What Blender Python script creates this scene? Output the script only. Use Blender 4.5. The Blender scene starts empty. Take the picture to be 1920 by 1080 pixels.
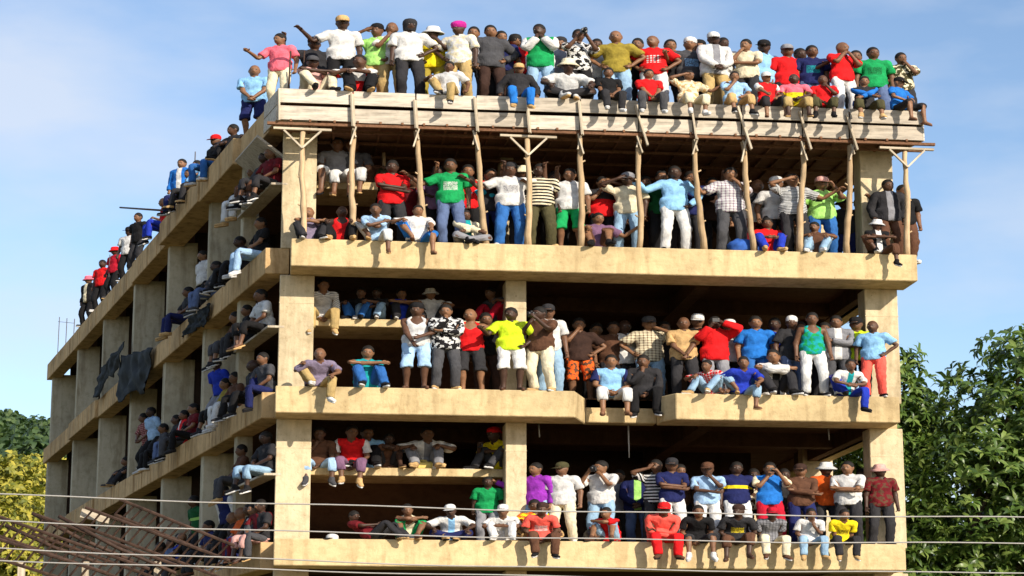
import bpy, bmesh, math, random
import numpy as np
from mathutils import Vector, Matrix

# ------------------------------------------------------------------ camera, sky, sun, exposure
SC = bpy.context.scene
COL = SC.collection
PI = math.pi
CAM_F, CAM_C, CAM_YAW, CAM_PITCH = 3851.6, np.array([-0.089, -42.498, 1.65]), math.radians(6.706), math.radians(11.688)
PHI = math.radians(13.274)                      # lean of the side facade in plan
SUN_EL, SUN_AZ = 24.0, 32.0                     # degrees; azimuth to the viewer's right of the front's normal

cam = bpy.data.cameras.new('camera'); cam_o = bpy.data.objects.new('camera', cam); COL.objects.link(cam_o)
cam.sensor_width = 36.0; cam.lens = 36.0 * CAM_F / 1920.0; cam.clip_start = 0.1; cam.clip_end = 6000
cam_o.location = CAM_C; cam_o.rotation_euler = (PI / 2 + CAM_PITCH, 0, -CAM_YAW)
SC.camera = cam_o

az = math.radians(SUN_AZ); el = math.radians(SUN_EL)
SUN_DIR = Vector((math.sin(az) * math.cos(el), -math.cos(az) * math.cos(el), math.sin(el)))
world = bpy.data.worlds.new('World'); SC.world = world; world.use_nodes = True
wn, wl = world.node_tree.nodes, world.node_tree.links
bg = wn['Background']; bg.inputs['Strength'].default_value = 0.145
sky = wn.new('ShaderNodeTexSky'); sky.sky_type = 'NISHITA'; sky.sun_disc = False
sky.sun_elevation = el; sky.sun_rotation = math.atan2(SUN_DIR.x, SUN_DIR.y)
sky.altitude = 1100; sky.air_density = 1.0; sky.dust_density = 1.6; sky.ozone_density = 1.6
tc = wn.new('ShaderNodeTexCoord')
mp = wn.new('ShaderNodeMapping'); mp.inputs['Scale'].default_value = (3.2, 3.2, 9.0); mp.inputs['Location'].default_value = (1.7, 0.4, 0.35)
nz = wn.new('ShaderNodeTexNoise'); nz.inputs['Scale'].default_value = 1.6; nz.inputs['Detail'].default_value = 6; nz.inputs['Roughness'].default_value = 0.5
rp = wn.new('ShaderNodeValToRGB'); rp.color_ramp.elements[0].position = 0.40; rp.color_ramp.elements[1].position = 0.68
rp.color_ramp.elements[0].color = (0.0, 0.0, 0.0, 1); rp.color_ramp.elements[1].color = (0.75, 0.75, 0.75, 1)
mx = wn.new('ShaderNodeMix'); mx.data_type = 'RGBA'
mx.inputs['B'].default_value = (3.9, 4.25, 4.9, 1)
wl.new(tc.outputs['Generated'], mp.inputs['Vector']); wl.new(mp.outputs[0], nz.inputs['Vector'])
wl.new(nz.outputs['Fac'], rp.inputs['Fac']); wl.new(rp.outputs['Color'], mx.inputs['Factor'])
wl.new(sky.outputs['Color'], mx.inputs['A']); wl.new(mx.outputs['Result'], bg.inputs['Color'])

sun = bpy.data.lights.new('sun', 'SUN'); sun.energy = 4.6; sun.angle = math.radians(0.55); sun.color = (1.0, 0.90, 0.74)
sun_o = bpy.data.objects.new('sun', sun); COL.objects.link(sun_o)
sun_o.rotation_euler = SUN_DIR.to_track_quat('Z', 'Y').to_euler(); sun_o.location = (30, -40, 40)

SC.view_settings.view_transform = 'Standard'; SC.view_settings.look = 'None'
SC.view_settings.exposure = 0.42; SC.view_settings.gamma = 1.0; SC.view_settings.use_curve_mapping = False
SC.cycles.max_bounces = 6; SC.cycles.diffuse_bounces = 3; SC.cycles.transparent_max_bounces = 6
SC.cycles.use_denoising = True; SC.cycles.sample_clamp_indirect = 6.0

# ------------------------------------------------------------------ pixel <-> place (distance always from what a thing touches)
def ray(px, py):
    a = (px - 960) / CAM_F; b = (540 - py) / CAM_F
    cp, sp = math.cos(CAM_PITCH), math.sin(CAM_PITCH); c, s = math.cos(CAM_YAW), math.sin(CAM_YAW)
    fw = cp - b * sp
    return np.array([a * c + fw * s, -a * s + fw * c, sp + b * cp])
def at_y(px, py, Y): d = ray(px, py); return CAM_C + d * (Y - CAM_C[1]) / d[1]
def at_z(px, py, Z): d = ray(px, py); return CAM_C + d * (Z - CAM_C[2]) / d[2]
def at_side(px, py, a0=0.0):                    # a point on the side facade (plan line through (a0, 0)); also its distance along it
    d = ray(px, py); n = np.array([math.cos(PHI), math.sin(PHI), 0]); P0 = np.array([a0, 0, 0])
    P = CAM_C + d * (((P0 - CAM_C) @ n) / (d @ n)); return P, P[1] / math.cos(PHI)
def plan(a, b): return (a - math.sin(PHI) * b, math.cos(PHI) * b)

# ------------------------------------------------------------------ materials
def srgb(r, g, b):
    f = lambda c: ((c / 255) / 12.92) if c / 255 <= 0.04045 else (((c / 255) + 0.055) / 1.055) ** 2.4
    return (f(r), f(g), f(b), 1.0)
MATS = {}
class NT:
    """a small node builder"""
    def __init__(self, name, rough=0.85, spec=0.3):
        self.m = bpy.data.materials.new(name); self.m.use_nodes = True
        self.n, self.l = self.m.node_tree.nodes, self.m.node_tree.links
        self.b = self.n['Principled BSDF']; self.b.inputs['Roughness'].default_value = rough
        self.b.inputs['Specular IOR Level'].default_value = spec
    def node(self, t, **kw):
        x = self.n.new(t)
        for k, v in kw.items():
            if hasattr(x, k) and k not in x.inputs: setattr(x, k, v)
            else: x.inputs[k].default_value = v
        return x
    def link(self, a, b): self.l.new(a, b)
    def coord(self, kind='Object', scale=(1, 1, 1)):
        if kind == 'rest':
            c = self.node('ShaderNodeAttribute'); c.attribute_name = 'rest'; out = c.outputs['Vector']
        elif kind == 'world': out = self.node('ShaderNodeNewGeometry').outputs['Position']
        else: out = self.node('ShaderNodeTexCoord').outputs[kind]
        if scale != (1, 1, 1):
            mpn = self.node('ShaderNodeMapping'); mpn.inputs['Scale'].default_value = scale
            self.link(out, mpn.inputs['Vector']); out = mpn.outputs[0]
        return out
    def noise(self, vec, scale, detail=4, rough=0.55):
        x = self.node('ShaderNodeTexNoise'); x.inputs['Scale'].default_value = scale; x.inputs['Detail'].default_value = detail
        x.inputs['Roughness'].default_value = rough; self.link(vec, x.inputs['Vector']); return x.outputs['Fac']
    def ramp(self, fac, stops):
        x = self.node('ShaderNodeValToRGB'); e = x.color_ramp.elements
        while len(e) < len(stops): e.new(0.5)
        for i, (p, c) in enumerate(stops): e[i].position = p; e[i].color = c if len(c) == 4 else (*c, 1)
        self.link(fac, x.inputs['Fac']); return x.outputs['Color']
    def mix(self, fac, a, b, mode='MIX'):
        x = self.node('ShaderNodeMix'); x.data_type = 'RGBA'; x.blend_type = mode
        for s, v in (('Factor', fac), ('A', a), ('B', b)):
            if hasattr(v, 'is_linked') or hasattr(v, 'links'): self.link(v, x.inputs[s])
            else: x.inputs[s].default_value = v
        return x.outputs['Result']
    def math(self, op, a, b=0.0, c=None):
        x = self.node('ShaderNodeMath'); x.operation = op
        for i, v in enumerate((a, b) if c is None else (a, b, c)):
            if hasattr(v, 'links'): self.link(v, x.inputs[i])
            else: x.inputs[i].default_value = v
        return x.outputs[0]
    def xyz(self, v):
        x = self.node('ShaderNodeSeparateXYZ'); self.link(v, x.inputs[0]); return x.outputs
    def bump(self, h, strength=0.3, dist=0.02):
        x = self.node('ShaderNodeBump'); x.inputs['Strength'].default_value = strength; x.inputs['Distance'].default_value = dist
        self.link(h, x.inputs['Height']); self.link(x.outputs[0], self.b.inputs['Normal'])
    def color(self, c):
        if hasattr(c, 'links'): self.link(c, self.b.inputs['Base Color'])
        else: self.b.inputs['Base Color'].default_value = c
        return self.m
def sc(c, k): return (c[0] * k, c[1] * k, c[2] * k, 1)

def concrete(name, c, board=(1, 1, 7), streak=0.5):
    t = NT(name, 0.93, 0.15); w = t.coord('world')
    warp = t.node('ShaderNodeVectorMath'); warp.operation = 'ADD'; wn_ = t.node('ShaderNodeTexNoise'); wn_.inputs['Scale'].default_value = 1.3; t.link(w, wn_.inputs['Vector'])
    wsc = t.node('ShaderNodeVectorMath'); wsc.operation = 'SCALE'; wsc.inputs['Scale'].default_value = .22; t.link(wn_.outputs['Color'], wsc.inputs[0]); t.link(w, warp.inputs[0]); t.link(wsc.outputs[0], warp.inputs[1]); ww = warp.outputs[0]
    big = t.noise(ww, 0.55, 6, .62); col = t.ramp(big, [(0.28, sc(c, 0.70)), (0.5, c), (0.75, sc(c, 1.14))])
    mid = t.noise(w, 4.5, 7, .68); col = t.mix(0.55, col, t.ramp(mid, [(0.32, (0.62, 0.57, 0.50, 1)), (0.52, (1, 1, 1, 1)), (0.75, (1.1, 1.09, 1.06, 1))]), 'MULTIPLY')
    mp2 = t.node('ShaderNodeMapping'); mp2.inputs['Scale'].default_value = (3.4, 3.4, 0.28); t.link(ww, mp2.inputs['Vector'])
    st = t.noise(mp2.outputs[0], 1.0, 5, 0.6)                              # rain streaks
    col = t.mix(streak, col, t.ramp(st, [(0.36, (0.40, 0.34, 0.26, 1)), (0.50, (1, 1, 1, 1))]), 'MULTIPLY')
    mpn = t.node('ShaderNodeMapping'); mpn.inputs['Scale'].default_value = board; t.link(w, mpn.inputs['Vector'])
    fine = t.noise(mpn.outputs[0], 2.2, 4, 0.6)                            # faint casting-board grain
    col = t.mix(0.13, col, t.ramp(fine, [(0.35, (0.5, 0.47, 0.42, 1)), (0.55, (1, 1, 1, 1))]), 'MULTIPLY')
    spots = t.noise(w, 16.0, 3, 0.6)
    col = t.mix(0.65, col, t.ramp(spots, [(0.27, (0.42, 0.38, 0.32, 1)), (0.36, (1, 1, 1, 1))]), 'MULTIPLY')
    t.color(col); t.bump(t.math('ADD', t.math('MULTIPLY', mid, 1.5), t.math('MULTIPLY', spots, 0.8)), 0.45, 0.018)
    return t.m
def wood(name, c, axis=2, rough=0.8):
    t = NT(name, rough, 0.2); o = t.coord('Object')
    s = [9, 9, 9]; s[axis] = 0.7
    mpn = t.node('ShaderNodeMapping'); mpn.inputs['Scale'].default_value = s; t.link(o, mpn.inputs['Vector'])
    g = t.noise(mpn.outputs[0], 2.0, 6, 0.65)
    rnd = t.node('ShaderNodeObjectInfo').outputs['Random']
    col = t.ramp(g, [(0.28, sc(c, 0.5)), (0.5, c), (0.75, sc(c, 1.25))])
    col = t.mix(1.0, col, t.ramp(rnd, [(0, (0.78, 0.76, 0.74, 1)), (1, (1.1, 1.1, 1.1, 1))]), 'MULTIPLY')
    d = t.noise(o, 2.2, 4); col = t.mix(0.5, col, t.ramp(d, [(0.32, (0.5, 0.45, 0.4, 1)), (0.5, (1, 1, 1, 1))]), 'MULTIPLY')
    t.color(col); t.bump(g, 0.5, 0.01); return t.m
def plain(name, c, rough=0.8, spec=0.3, var=0.25, scale=6.0, metallic=0.0):
    t = NT(name, rough, spec); n = t.noise(t.coord('world'), scale, 4)
    t.color(t.ramp(n, [(0.3, sc(c, 1 - var)), (0.7, sc(c, 1 + var))])); t.b.inputs['Metallic'].default_value = metallic
    return t.m
M_LEDGE = concrete('ochre_concrete', (0.62, 0.475, 0.265, 1), (1, 1, 6), 0.35)
M_COL = concrete('tan_concrete', (0.63, 0.52, 0.345, 1), (6, 6, 1), 0.3)
M_FIN = concrete('grey_concrete', (0.50, 0.44, 0.32, 1), (5, 5, 0.8), 0.5)
M_SIDE = concrete('brown_concrete', (0.60, 0.40, 0.20, 1), (4, 4, 1), 0.6)
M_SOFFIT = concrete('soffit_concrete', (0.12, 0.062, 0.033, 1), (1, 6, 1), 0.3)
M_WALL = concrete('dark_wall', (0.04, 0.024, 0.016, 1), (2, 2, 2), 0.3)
M_FORM = wood('formwork_timber', (0.55, 0.49, 0.41, 1), 0)
M_BATTEN = wood('batten_timber', (0.56, 0.48, 0.37, 1), 2)
M_POLE = wood('gum_pole', (0.50, 0.36, 0.215, 1), 2)
M_JOIST = wood('joist_timber', (0.20, 0.10, 0.055, 1), 0)
M_STEEL = plain('rusty_steel', (0.055, 0.030, 0.020, 1), 0.7, 0.3, 0.5, 9)
M_REBAR = plain('rebar_steel', (0.10, 0.09, 0.10, 1), 0.6, 0.4, 0.3, 20)
M_CABLE = plain('cable_sheath', (0.34, 0.32, 0.30, 1), 0.55, 0.4, 0.1, 3)
M_BLACK = plain('black_plastic', (0.012, 0.012, 0.014, 1), 0.4, 0.5, 0.2, 20)
M_TARP = plain('black_cloth', (0.008, 0.010, 0.012, 1), 0.75, 0.15, 0.5, 5)

# ------------------------------------------------------------------ mesh helpers
def link(name, me, mat=None, parent=None, smooth=False):
    o = bpy.data.objects.new(name, me); COL.objects.link(o)
    if mat is not None and not me.materials: me.materials.append(mat)
    if parent is not None: o.parent = parent
    if smooth: me.polygons.foreach_set('use_smooth', [True] * len(me.polygons))
    return o
def tag(o, label=None, cat=None, group=None, kind=None):
    for k, v in (('label', label), ('category', cat), ('group', group), ('kind', kind)):
        if v: o[k] = v
    return o
def empty(name, loc=(0, 0, 0), rz=0.0):
    o = bpy.data.objects.new(name, None); COL.objects.link(o); o.location = loc; o.rotation_euler[2] = rz
    o.empty_display_size = 0.2; return o
def prism(pts, z0, z1, name='prism', bev=0.0):
    """pts: plan polygon (counter-clockwise) extruded from z0 to z1"""
    bm = bmesh.new()
    lo = [bm.verts.new((x, y, z0)) for x, y in pts]; hi = [bm.verts.new((x, y, z1)) for x, y in pts]
    n = len(pts)
    bm.faces.new(lo[::-1]); bm.faces.new(hi)
    for i in range(n): bm.faces.new((lo[i], lo[(i + 1) % n], hi[(i + 1) % n], hi[i]))
    bmesh.ops.recalc_face_normals(bm, faces=bm.faces)
    if bev: bmesh.ops.bevel(bm, geom=list(bm.edges), offset=bev, segments=1, affect='EDGES')
    me = bpy.data.meshes.new(name); bm.to_mesh(me); bm.free(); return me
def quad(a0, a1, b0, b1, skew=True):
    f = plan if skew else (lambda a, b: (a, b))
    return [f(a0, b0), f(a1, b0), f(a1, b1), f(a0, b1)]
def boxm(sx, sy, sz, bev=0.0, name='box'):
    """box centred at the origin"""
    return prism([(-sx / 2, -sy / 2), (sx / 2, -sy / 2), (sx / 2, sy / 2), (-sx / 2, sy / 2)], -sz / 2, sz / 2, name, bev)
def bar(p0, p1, w, d, name, mat, parent=None, bev=0.004, roll=0.0):
    """a board from p0 to p1, w wide and d thick (its length along local z)"""
    p0, p1 = Vector(p0), Vector(p1); v = p1 - p0
    o = link(name, boxm(w, d, v.length, bev, name), mat, parent)
    q = v.to_track_quat('Z', 'Y'); o.matrix_world = Matrix.Translation((p0 + p1) / 2) @ q.to_matrix().to_4x4() @ Matrix.Rotation(roll, 4, 'Z')
    if parent is not None: o.matrix_parent_inverse = Matrix.Identity(4); o.matrix_basis = parent_inv(parent) @ o.matrix_world
    return o
def parent_inv(p):
    m = Matrix.LocRotScale(p.location, p.rotation_euler, p.scale); return m.inverted()
def tube(bm, pts, radii, n=7, cap=True):
    rings = []
    for i, p in enumerate(pts):
        p = Vector(p); d = (Vector(pts[min(i + 1, len(pts) - 1)]) - Vector(pts[max(i - 1, 0)])).normalized()
        u = d.orthogonal().normalized() if i == 0 else (u - d * u.dot(d)).normalized()
        w = d.cross(u)
        rings.append([bm.verts.new(p + (u * math.cos(2 * PI * k / n) + w * math.sin(2 * PI * k / n)) * radii[i]) for k in range(n)])
    for a, b in zip(rings, rings[1:]):
        for k in range(n): bm.faces.new((a[k], a[(k + 1) % n], b[(k + 1) % n], b[k]))
    if cap: bm.faces.new(rings[0][::-1]); bm.faces.new(rings[-1])
def bm_obj(name, bm, mat, parent=None, smooth=False):
    me = bpy.data.meshes.new(name); bm.to_mesh(me); bm.free(); return link(name, me, mat, parent, smooth)
def raw_mesh(name, V, F, smooth=True):
    """fast mesh from numpy vertices and triangles"""
    me = bpy.data.meshes.new(name); me.vertices.add(len(V)); me.vertices.foreach_set('co', np.asarray(V, np.float32).ravel())
    nf, k = F.shape
    me.loops.add(nf * k); me.loops.foreach_set('vertex_index', F.astype(np.int32).ravel())
    me.polygons.add(nf); me.polygons.foreach_set('loop_start', np.arange(0, nf * k, k, dtype=np.int32))
    if smooth: me.polygons.foreach_set('use_smooth', np.ones(nf, bool))
    me.update(calc_edges=True); return me

# ------------------------------------------------------------------ the building
Z1, Z2, Z3, ZR = 5.152, 8.312, 11.462, 14.737        # floor tops
DEP = 37.6                                             # length of the side facade
SIDE_B = [1.05, 4.1, 7.9, 13.1, 18.5, 24.4, 30.3, 36.9]  # columns of the side facade
bld = tag(empty('concrete_building'), 'unfinished tan concrete building with open floors packed with spectators', 'building')
COLF = 0.9                                             # plan line of the front columns
RA = 13.66                                             # far end of the front
def fpoly(inset=0.0):
    return [(0.05 + inset, COLF), (RA - inset, COLF), plan(RA - 0.9 - inset, DEP), plan(0.05 + inset, DEP)]
for z, nm in ((Z1, 1), (Z2, 2), (Z3, 3)):
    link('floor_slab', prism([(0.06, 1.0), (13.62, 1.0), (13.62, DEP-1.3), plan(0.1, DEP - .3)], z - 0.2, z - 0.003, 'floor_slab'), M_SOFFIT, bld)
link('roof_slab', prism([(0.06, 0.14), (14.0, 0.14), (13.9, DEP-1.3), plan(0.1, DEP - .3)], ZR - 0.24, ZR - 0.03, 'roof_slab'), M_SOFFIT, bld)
# front balconies (deep edge slabs)
def ledge(poly, zt, zb): return link('ledge', prism(poly, zb, zt, 'ledge', 0.018), M_LEDGE, bld)
ledge([(0, 0), (13.31, 0), (13.34, 1.02), (0, 1.02)], Z1, 4.60)
ledge([(-0.04, 0), (6.25, 0), (6.62, 1.0), (6.62, 1.02), (-0.04, 1.02)], Z2, 7.75)
ledge([(6.62, 1.0), (8.18, 1.0), (8.18, 1.4), (6.62, 1.4)], Z2 - 0.004, 7.79)
ledge([(8.18, 1.02), (8.18, 0.55), (8.42, 0.03), (13.30, 0.0), (13.34, 1.02)], Z2, 7.75)
ledge([(0.215, 0), (13.82, 0), (13.82, 1.02), (0.215, 1.02)], Z3, 10.87)
# columns at the front, one per storey
for z0, z1 in ((-0.5, 4.60), (Z1 - 0.01, 7.75), (Z2 - 0.01, 10.87), (Z3 - 0.01, ZR - 0.26)):
    for a0, a1, dep in ((0.0, 0.74, 0.55), (4.88, 5.33, 0.6), (12.89, 13.64, 0.55)):
        if z0 > 11 and a0 == 4.88: a0, a1 = 4.95, 5.25
        y0 = COLF + 0.03 if not (z0 > 11 and a0 == 4.95) else 2.6
        co = link('column', prism([(a0, y0), (a1, y0), (a1, y0 + dep), (a0, y0 + dep)], z0, z1, 'column', 0.015), M_COL, bld)
        # pale casting collar near the head of each column
        if z0 > 5: link('casting_joint', prism([(a0 - .004, y0 - .006), (a1 + .004, y0 - .006), (a1 + .004, y0 + dep), (a0 - .004, y0 + dep)], z1 - .62, z1 - .60, 'casting_joint'), M_COL, co)
# stair landings between the first and second column
for z, a1, a0 in ((6.80, 4.9, 0.74), (10.04, 4.9, 0.74), (13.11, 2.1, 0.74)):
    link('stair_landing', prism([(a0, 1.45), (a1, 1.45), (a1, 3.0), (a0, 3.0)], z - 0.17, z, 'stair_landing', 0.01), M_LEDGE, bld)
    bm = bmesh.new()                                   # the flight climbing away behind the landing
    vs = [bm.verts.new(v) for v in ((a0, 3.0, z - .17), (a1, 3.0, z - .17), (a1, 6.2, z - 1.7), (a0, 6.2, z - 1.7), (a0, 3.0, z - .02), (a1, 3.0, z - .02), (a1, 6.2, z - 1.5), (a0, 6.2, z - 1.5))]
    for f in ((0, 1, 2, 3), (4, 5, 6, 7), (0, 1, 5, 4), (1, 2, 6, 5), (2, 3, 7, 6), (3, 0, 4, 7)): bm.faces.new([vs[i] for i in f])
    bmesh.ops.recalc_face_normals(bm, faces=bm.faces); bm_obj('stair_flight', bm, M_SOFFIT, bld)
# ceiling beams, seen from below
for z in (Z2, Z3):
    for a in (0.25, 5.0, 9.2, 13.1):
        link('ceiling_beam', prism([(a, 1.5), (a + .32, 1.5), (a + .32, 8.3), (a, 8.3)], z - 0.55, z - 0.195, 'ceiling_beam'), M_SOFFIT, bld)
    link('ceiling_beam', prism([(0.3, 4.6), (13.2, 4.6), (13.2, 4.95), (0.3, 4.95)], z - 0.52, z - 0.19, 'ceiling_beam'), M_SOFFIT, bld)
# inner walls: back of the front rooms; long one added to darken side openings
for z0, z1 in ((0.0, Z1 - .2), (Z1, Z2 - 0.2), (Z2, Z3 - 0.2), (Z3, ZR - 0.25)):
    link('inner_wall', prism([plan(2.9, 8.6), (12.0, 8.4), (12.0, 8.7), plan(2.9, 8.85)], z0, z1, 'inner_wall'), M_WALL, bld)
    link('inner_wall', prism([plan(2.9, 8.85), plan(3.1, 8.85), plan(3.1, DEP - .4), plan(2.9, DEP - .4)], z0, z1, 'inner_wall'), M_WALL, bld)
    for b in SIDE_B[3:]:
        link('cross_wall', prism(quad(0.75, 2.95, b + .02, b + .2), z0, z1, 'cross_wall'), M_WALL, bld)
# columns of the far-end facade (towards the trees)
for z0, z1 in ((0.0, 4.9), (Z1, Z2 - 0.2), (Z2, Z3 - 0.2), (Z3, ZR - .25)):
    for b in (7.0, 13.0, 19, 25):
        link('column', prism(quad(12.98, 13.74, b, b + .45, False), z0 - .005, z1 + .005, 'column', 0.01), M_COL, bld)
for z in (Z1, Z2, Z3, ZR):
    link('edge_beam', prism(quad(13.30, 13.70, 1.5, DEP - 1.5, False), z - 0.55, z - 0.21, 'edge_beam', 0.012), M_LEDGE, bld)
# side facade: fins and edge beams bay by bay, a little out of line with each other
rnd = random.Random(4)
LEVELS = ((-0.5, Z1 - .55), (Z1, Z2 - 0.55), (Z2, Z3 - 0.55), (Z3, ZR - .6))
for li, (z0, z1) in enumerate(LEVELS):
    for k, b in enumerate(SIDE_B):
        if k == 0: continue
        w = 0.36 if k == 1 else rnd.uniform(0.74, 0.92)
        t = rnd.uniform(0.26, 0.34); o = rnd.uniform(0.02, 0.1)
        link('side_column', prism(quad(o, o + w, b, b + t), z0 - .005, z1 + .07, 'side_column', 0.015), M_FIN, bld)
for z, drop in ((Z1, .57), (Z2, 0.55), (Z3, 0.57), (ZR - 0.02, 0.62)):
    for k in range(len(SIDE_B) - 1):
        b0, b1 = SIDE_B[k] - .05, SIDE_B[k + 1] - .05
        if k == 0: b0 = 0.98
        if k == len(SIDE_B) - 2: b1 = DEP
        o = -0.05 - rnd.choice([0, 0.0, 0.05, 0.10]) - (0.12 if z > 14 and k in (1, 2) else 0)
        eb = link('edge_beam', prism(quad(o, 0.42, b0, b1 - .004), z - drop, z + rnd.uniform(-.01, .01), 'edge_beam', 0.015), M_SIDE, bld)
        # board marks left by the casting forms
        nb = int((b1 - b0) / 1.1)
        for j in range(1, nb):
            bb = b0 + (b1 - b0) * j / nb + rnd.uniform(-.1, .1)
            link('form_mark', prism(quad(o - .012, o + .05, bb, bb + .05), z - drop + .03, z - .03, 'form_mark'), M_SIDE, eb)
# starter bars sticking out at the far roof corner
for i, (px, yb, yt) in enumerate(((109, 640, 597), (124, 622, 598), (139, 605, 598), (205, 492, 478), (365, 300, 285))):
    P, b = at_side(px, yb, 0.1); zt = at_side(px, yt, .1)[0][2]
    bm = bmesh.new(); tube(bm, [(P[0], P[1], ZR - .5), (P[0] + .01, P[1], zt)], [.016, .016], 6); bm_obj('starter_bar', bm, M_REBAR, bld)
P, b = at_side(109, 603, .1); Q = at_side(139, 606, .1)[0]
bm = bmesh.new(); tube(bm, [(P[0], P[1], P[2]), (Q[0], Q[1], Q[2])], [.008, .008], 5); bm_obj('starter_bar', bm, M_REBAR, bld)
# slanted grey form panel under the roof corner of the side facade
bm = bmesh.new()
P = [plan(-0.30, 1.2), plan(-0.30, 3.4), plan(0.35, 3.4), plan(0.35, 1.2)]
zz = (ZR - .75, ZR - .75, ZR - 1.25, ZR - 1.25)
vs = [bm.verts.new((p[0], p[1], z)) for p, z in zip(P, zz)] + [bm.verts.new((p[0] + .02, p[1], z + .05)) for p, z in zip(P, zz)]
for f in ((0, 1, 2, 3), (4, 5, 6, 7), (0, 1, 5, 4), (1, 2, 6, 5), (2, 3, 7, 6), (3, 0, 4, 7)): bm.faces.new([vs[i] for i in f])
bmesh.ops.recalc_face_normals(bm, faces=bm.faces); bm_obj('form_panel', bm, M_FORM, bld)

# ------------------------------------------------------------------ roof edge formwork: two rows of planks, battens, joists
ROOF_POLES = [(567, 567), (661, 661), (779, 799), (892, 911), (990, 992), (1088, 1090), (1198, 1199), (1300, 1319), (1391, 1413), (1505, 1500), (1593, 1588), (1697, 1701)]
xs = [-0.14] + [float(at_y(t, 215 + (t - 520) * .03, 0)[0]) for t, _ in ROOF_POLES[1:-1]] + [14.1]
rnd = random.Random(8)
for k in range(len(xs) - 1):
    for row, (za, zb) in enumerate(((14.42, 14.73), (14.05, 14.36))):
        x0, x1 = xs[k] + 0.015, xs[k + 1] - 0.015
        y = -0.035 * (1 - row) + rnd.uniform(-.012, .012)
        o = link('formwork_plank', boxm(x1 - x0, 0.035, zb - za, 0.004, 'formwork_plank'), M_FORM, bld)
        o.location = ((x0 + x1) / 2, y + .03, (za + zb) / 2 + rnd.uniform(-.012, .012)); o.rotation_euler = (rnd.uniform(-.03, .03), rnd.uniform(-.008, .008), rnd.uniform(-.006, .006))
for k, x in enumerate(xs[1:-1]):
    tilt = (0, 0.0, .03, 0.02, 0.03, .28, .06, .30, .25, .22, .05)[k % 11]
    bar((x - .02 + tilt * -.25, -0.05, 14.62 + rnd.uniform(-.05, .06)), (x + .02 + tilt * .55, -0.075, 13.93 - tilt * 0.75), 0.11, 0.045, 'batten', M_BATTEN, bld)
bar((-0.12, -.055, 14.72), (-0.10, -.05, 14.02), .09, .04, 'batten', M_BATTEN, bld)
for k in range(2):                                     # boards along the roof's other edge, seen end-on
    bar((14.09, 0.0, 14.55 - .34 * k), (*plan(14.06, 4.0), 14.55 - .34 * k), 0.035, 0.32, 'formwork_plank', M_FORM, bld, roll=0)
    bar((-0.14, 0.02, 14.55 - .34 * k), (*plan(-0.14, 1.2), 14.55 - .34 * k), 0.035, 0.32, 'formwork_plank', M_FORM, bld, roll=0)
for y, z, x0, x1 in ((0.05, 13.985, -.25, 14.3), (0.6, 13.99, .05, 14.2), (1.5, 13.99, .8, 12.9), (2.6, 13.99, .8, 12.9), (3.8, 13.99, .8, 12.9)):
    segs = sorted([x0, x1] + [x0 + (x1 - x0) * f + rnd.uniform(-.4, .4) for f in (.26, .5, .74)])
    for a, b in zip(segs, segs[1:]):
        bar((a - .1, y + rnd.uniform(-.01, .01), z + rnd.uniform(-.008, .008)), (b + .05, y, z), 0.075, 0.06, 'stringer', M_JOIST, bld)
for i in range(29):
    x = 0.1 + i * .485 + rnd.uniform(-.06, .06)
    bar((x, -.02, 14.045), (x + rnd.uniform(-.1, .1), 5.0, 14.05), 0.05, 0.055, 'joist', M_JOIST, bld)
link('soffit_board', prism([(0.8, 0.1), (13.9, 0.1), (13.6, 5.2), (0.8, 5.2)], 14.082, 14.11, 'soffit_board'), M_JOIST, bld)

# ------------------------------------------------------------------ rough timber props between the top ledge and the roof
def prop(pt, pb, kind, i):
    r = random.Random(100 + i)
    top = at_y(pt, 250, 0.16); bot = at_y(pb, 460, 0.16)
    zt = 13.94 if kind != 'T' else 13.86
    e = empty('timber_prop', (bot[0], 0.16, Z3))
    bm = bmesh.new(); n = 11; P = []; R = []
    for k in range(n):
        t = k / (n - 1)
        P.append(((top[0] - bot[0]) * t + r.uniform(-.018, .018) * (0 < k < n - 1) + .02 * math.sin(t * 7 + i), r.uniform(-.015, .015) * (k > 0), (zt - Z3) * t))
        R.append((.075 - .022 * t) * r.uniform(.9, 1.12))
    tube(bm, P, R, 9); o = bm_obj('pole', bm, M_POLE, e, True)
    for z in (r.uniform(.5, .9), r.uniform(1.2, 1.9)):   # stubs of cut branches
        bm = bmesh.new(); t = z / (zt - Z3); a = r.choice([-1, 1]); cx = (top[0] - bot[0]) * t
        tube(bm, [(cx, 0, z), (cx + a * .10, -.03, z + .05)], [.022, .016], 6); bm_obj('branch_stub', bm, M_POLE, e, True)
    dx = top[0] - bot[0]; H = zt - Z3
    if kind == 'T':
        bar((bot[0] + dx - .62, .10, zt + .03), (bot[0] + dx + .62, .10, zt + .02), .07, .05, 'head_board', M_BATTEN, e)
        for s in (-1, 1): bar((bot[0] + dx, .075, zt - .40), (bot[0] + dx + s * .40, .075, zt - .01), .06, .04, 'brace', M_BATTEN, e)
    else:
        s = r.choice([-1, 1])
        bar((bot[0] + dx + s * .05, .05, zt - r.uniform(.32, .5)), (bot[0] + dx - s * .07, .05, zt + .02), .085, .035, 'splice', M_BATTEN, e)
        bar((bot[0] + dx - s * .07, .09, zt - r.uniform(.2, .32)), (bot[0] + dx - s * .0, .09, zt + .01), .06, .035, 'splice', M_BATTEN, e)
    return e
PROPL = {1: 'straight, between red tank top and light blue shirt sitters', 2: 'slanting, its foot beside white T-shirt sitter', 3: 'slanting, in front of turquoise T-shirt', 5: 'straight, beside the person in green shorts', 6: 'straight, beside cream T-shirt and grey cap', 7: 'slanting, beside the light grey checked shirt', 8: 'slanting, its foot beside the blue bundle', 9: 'in front of the grey striped T-shirt', 10: 'beside pale green T-shirt and jeans'}
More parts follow.
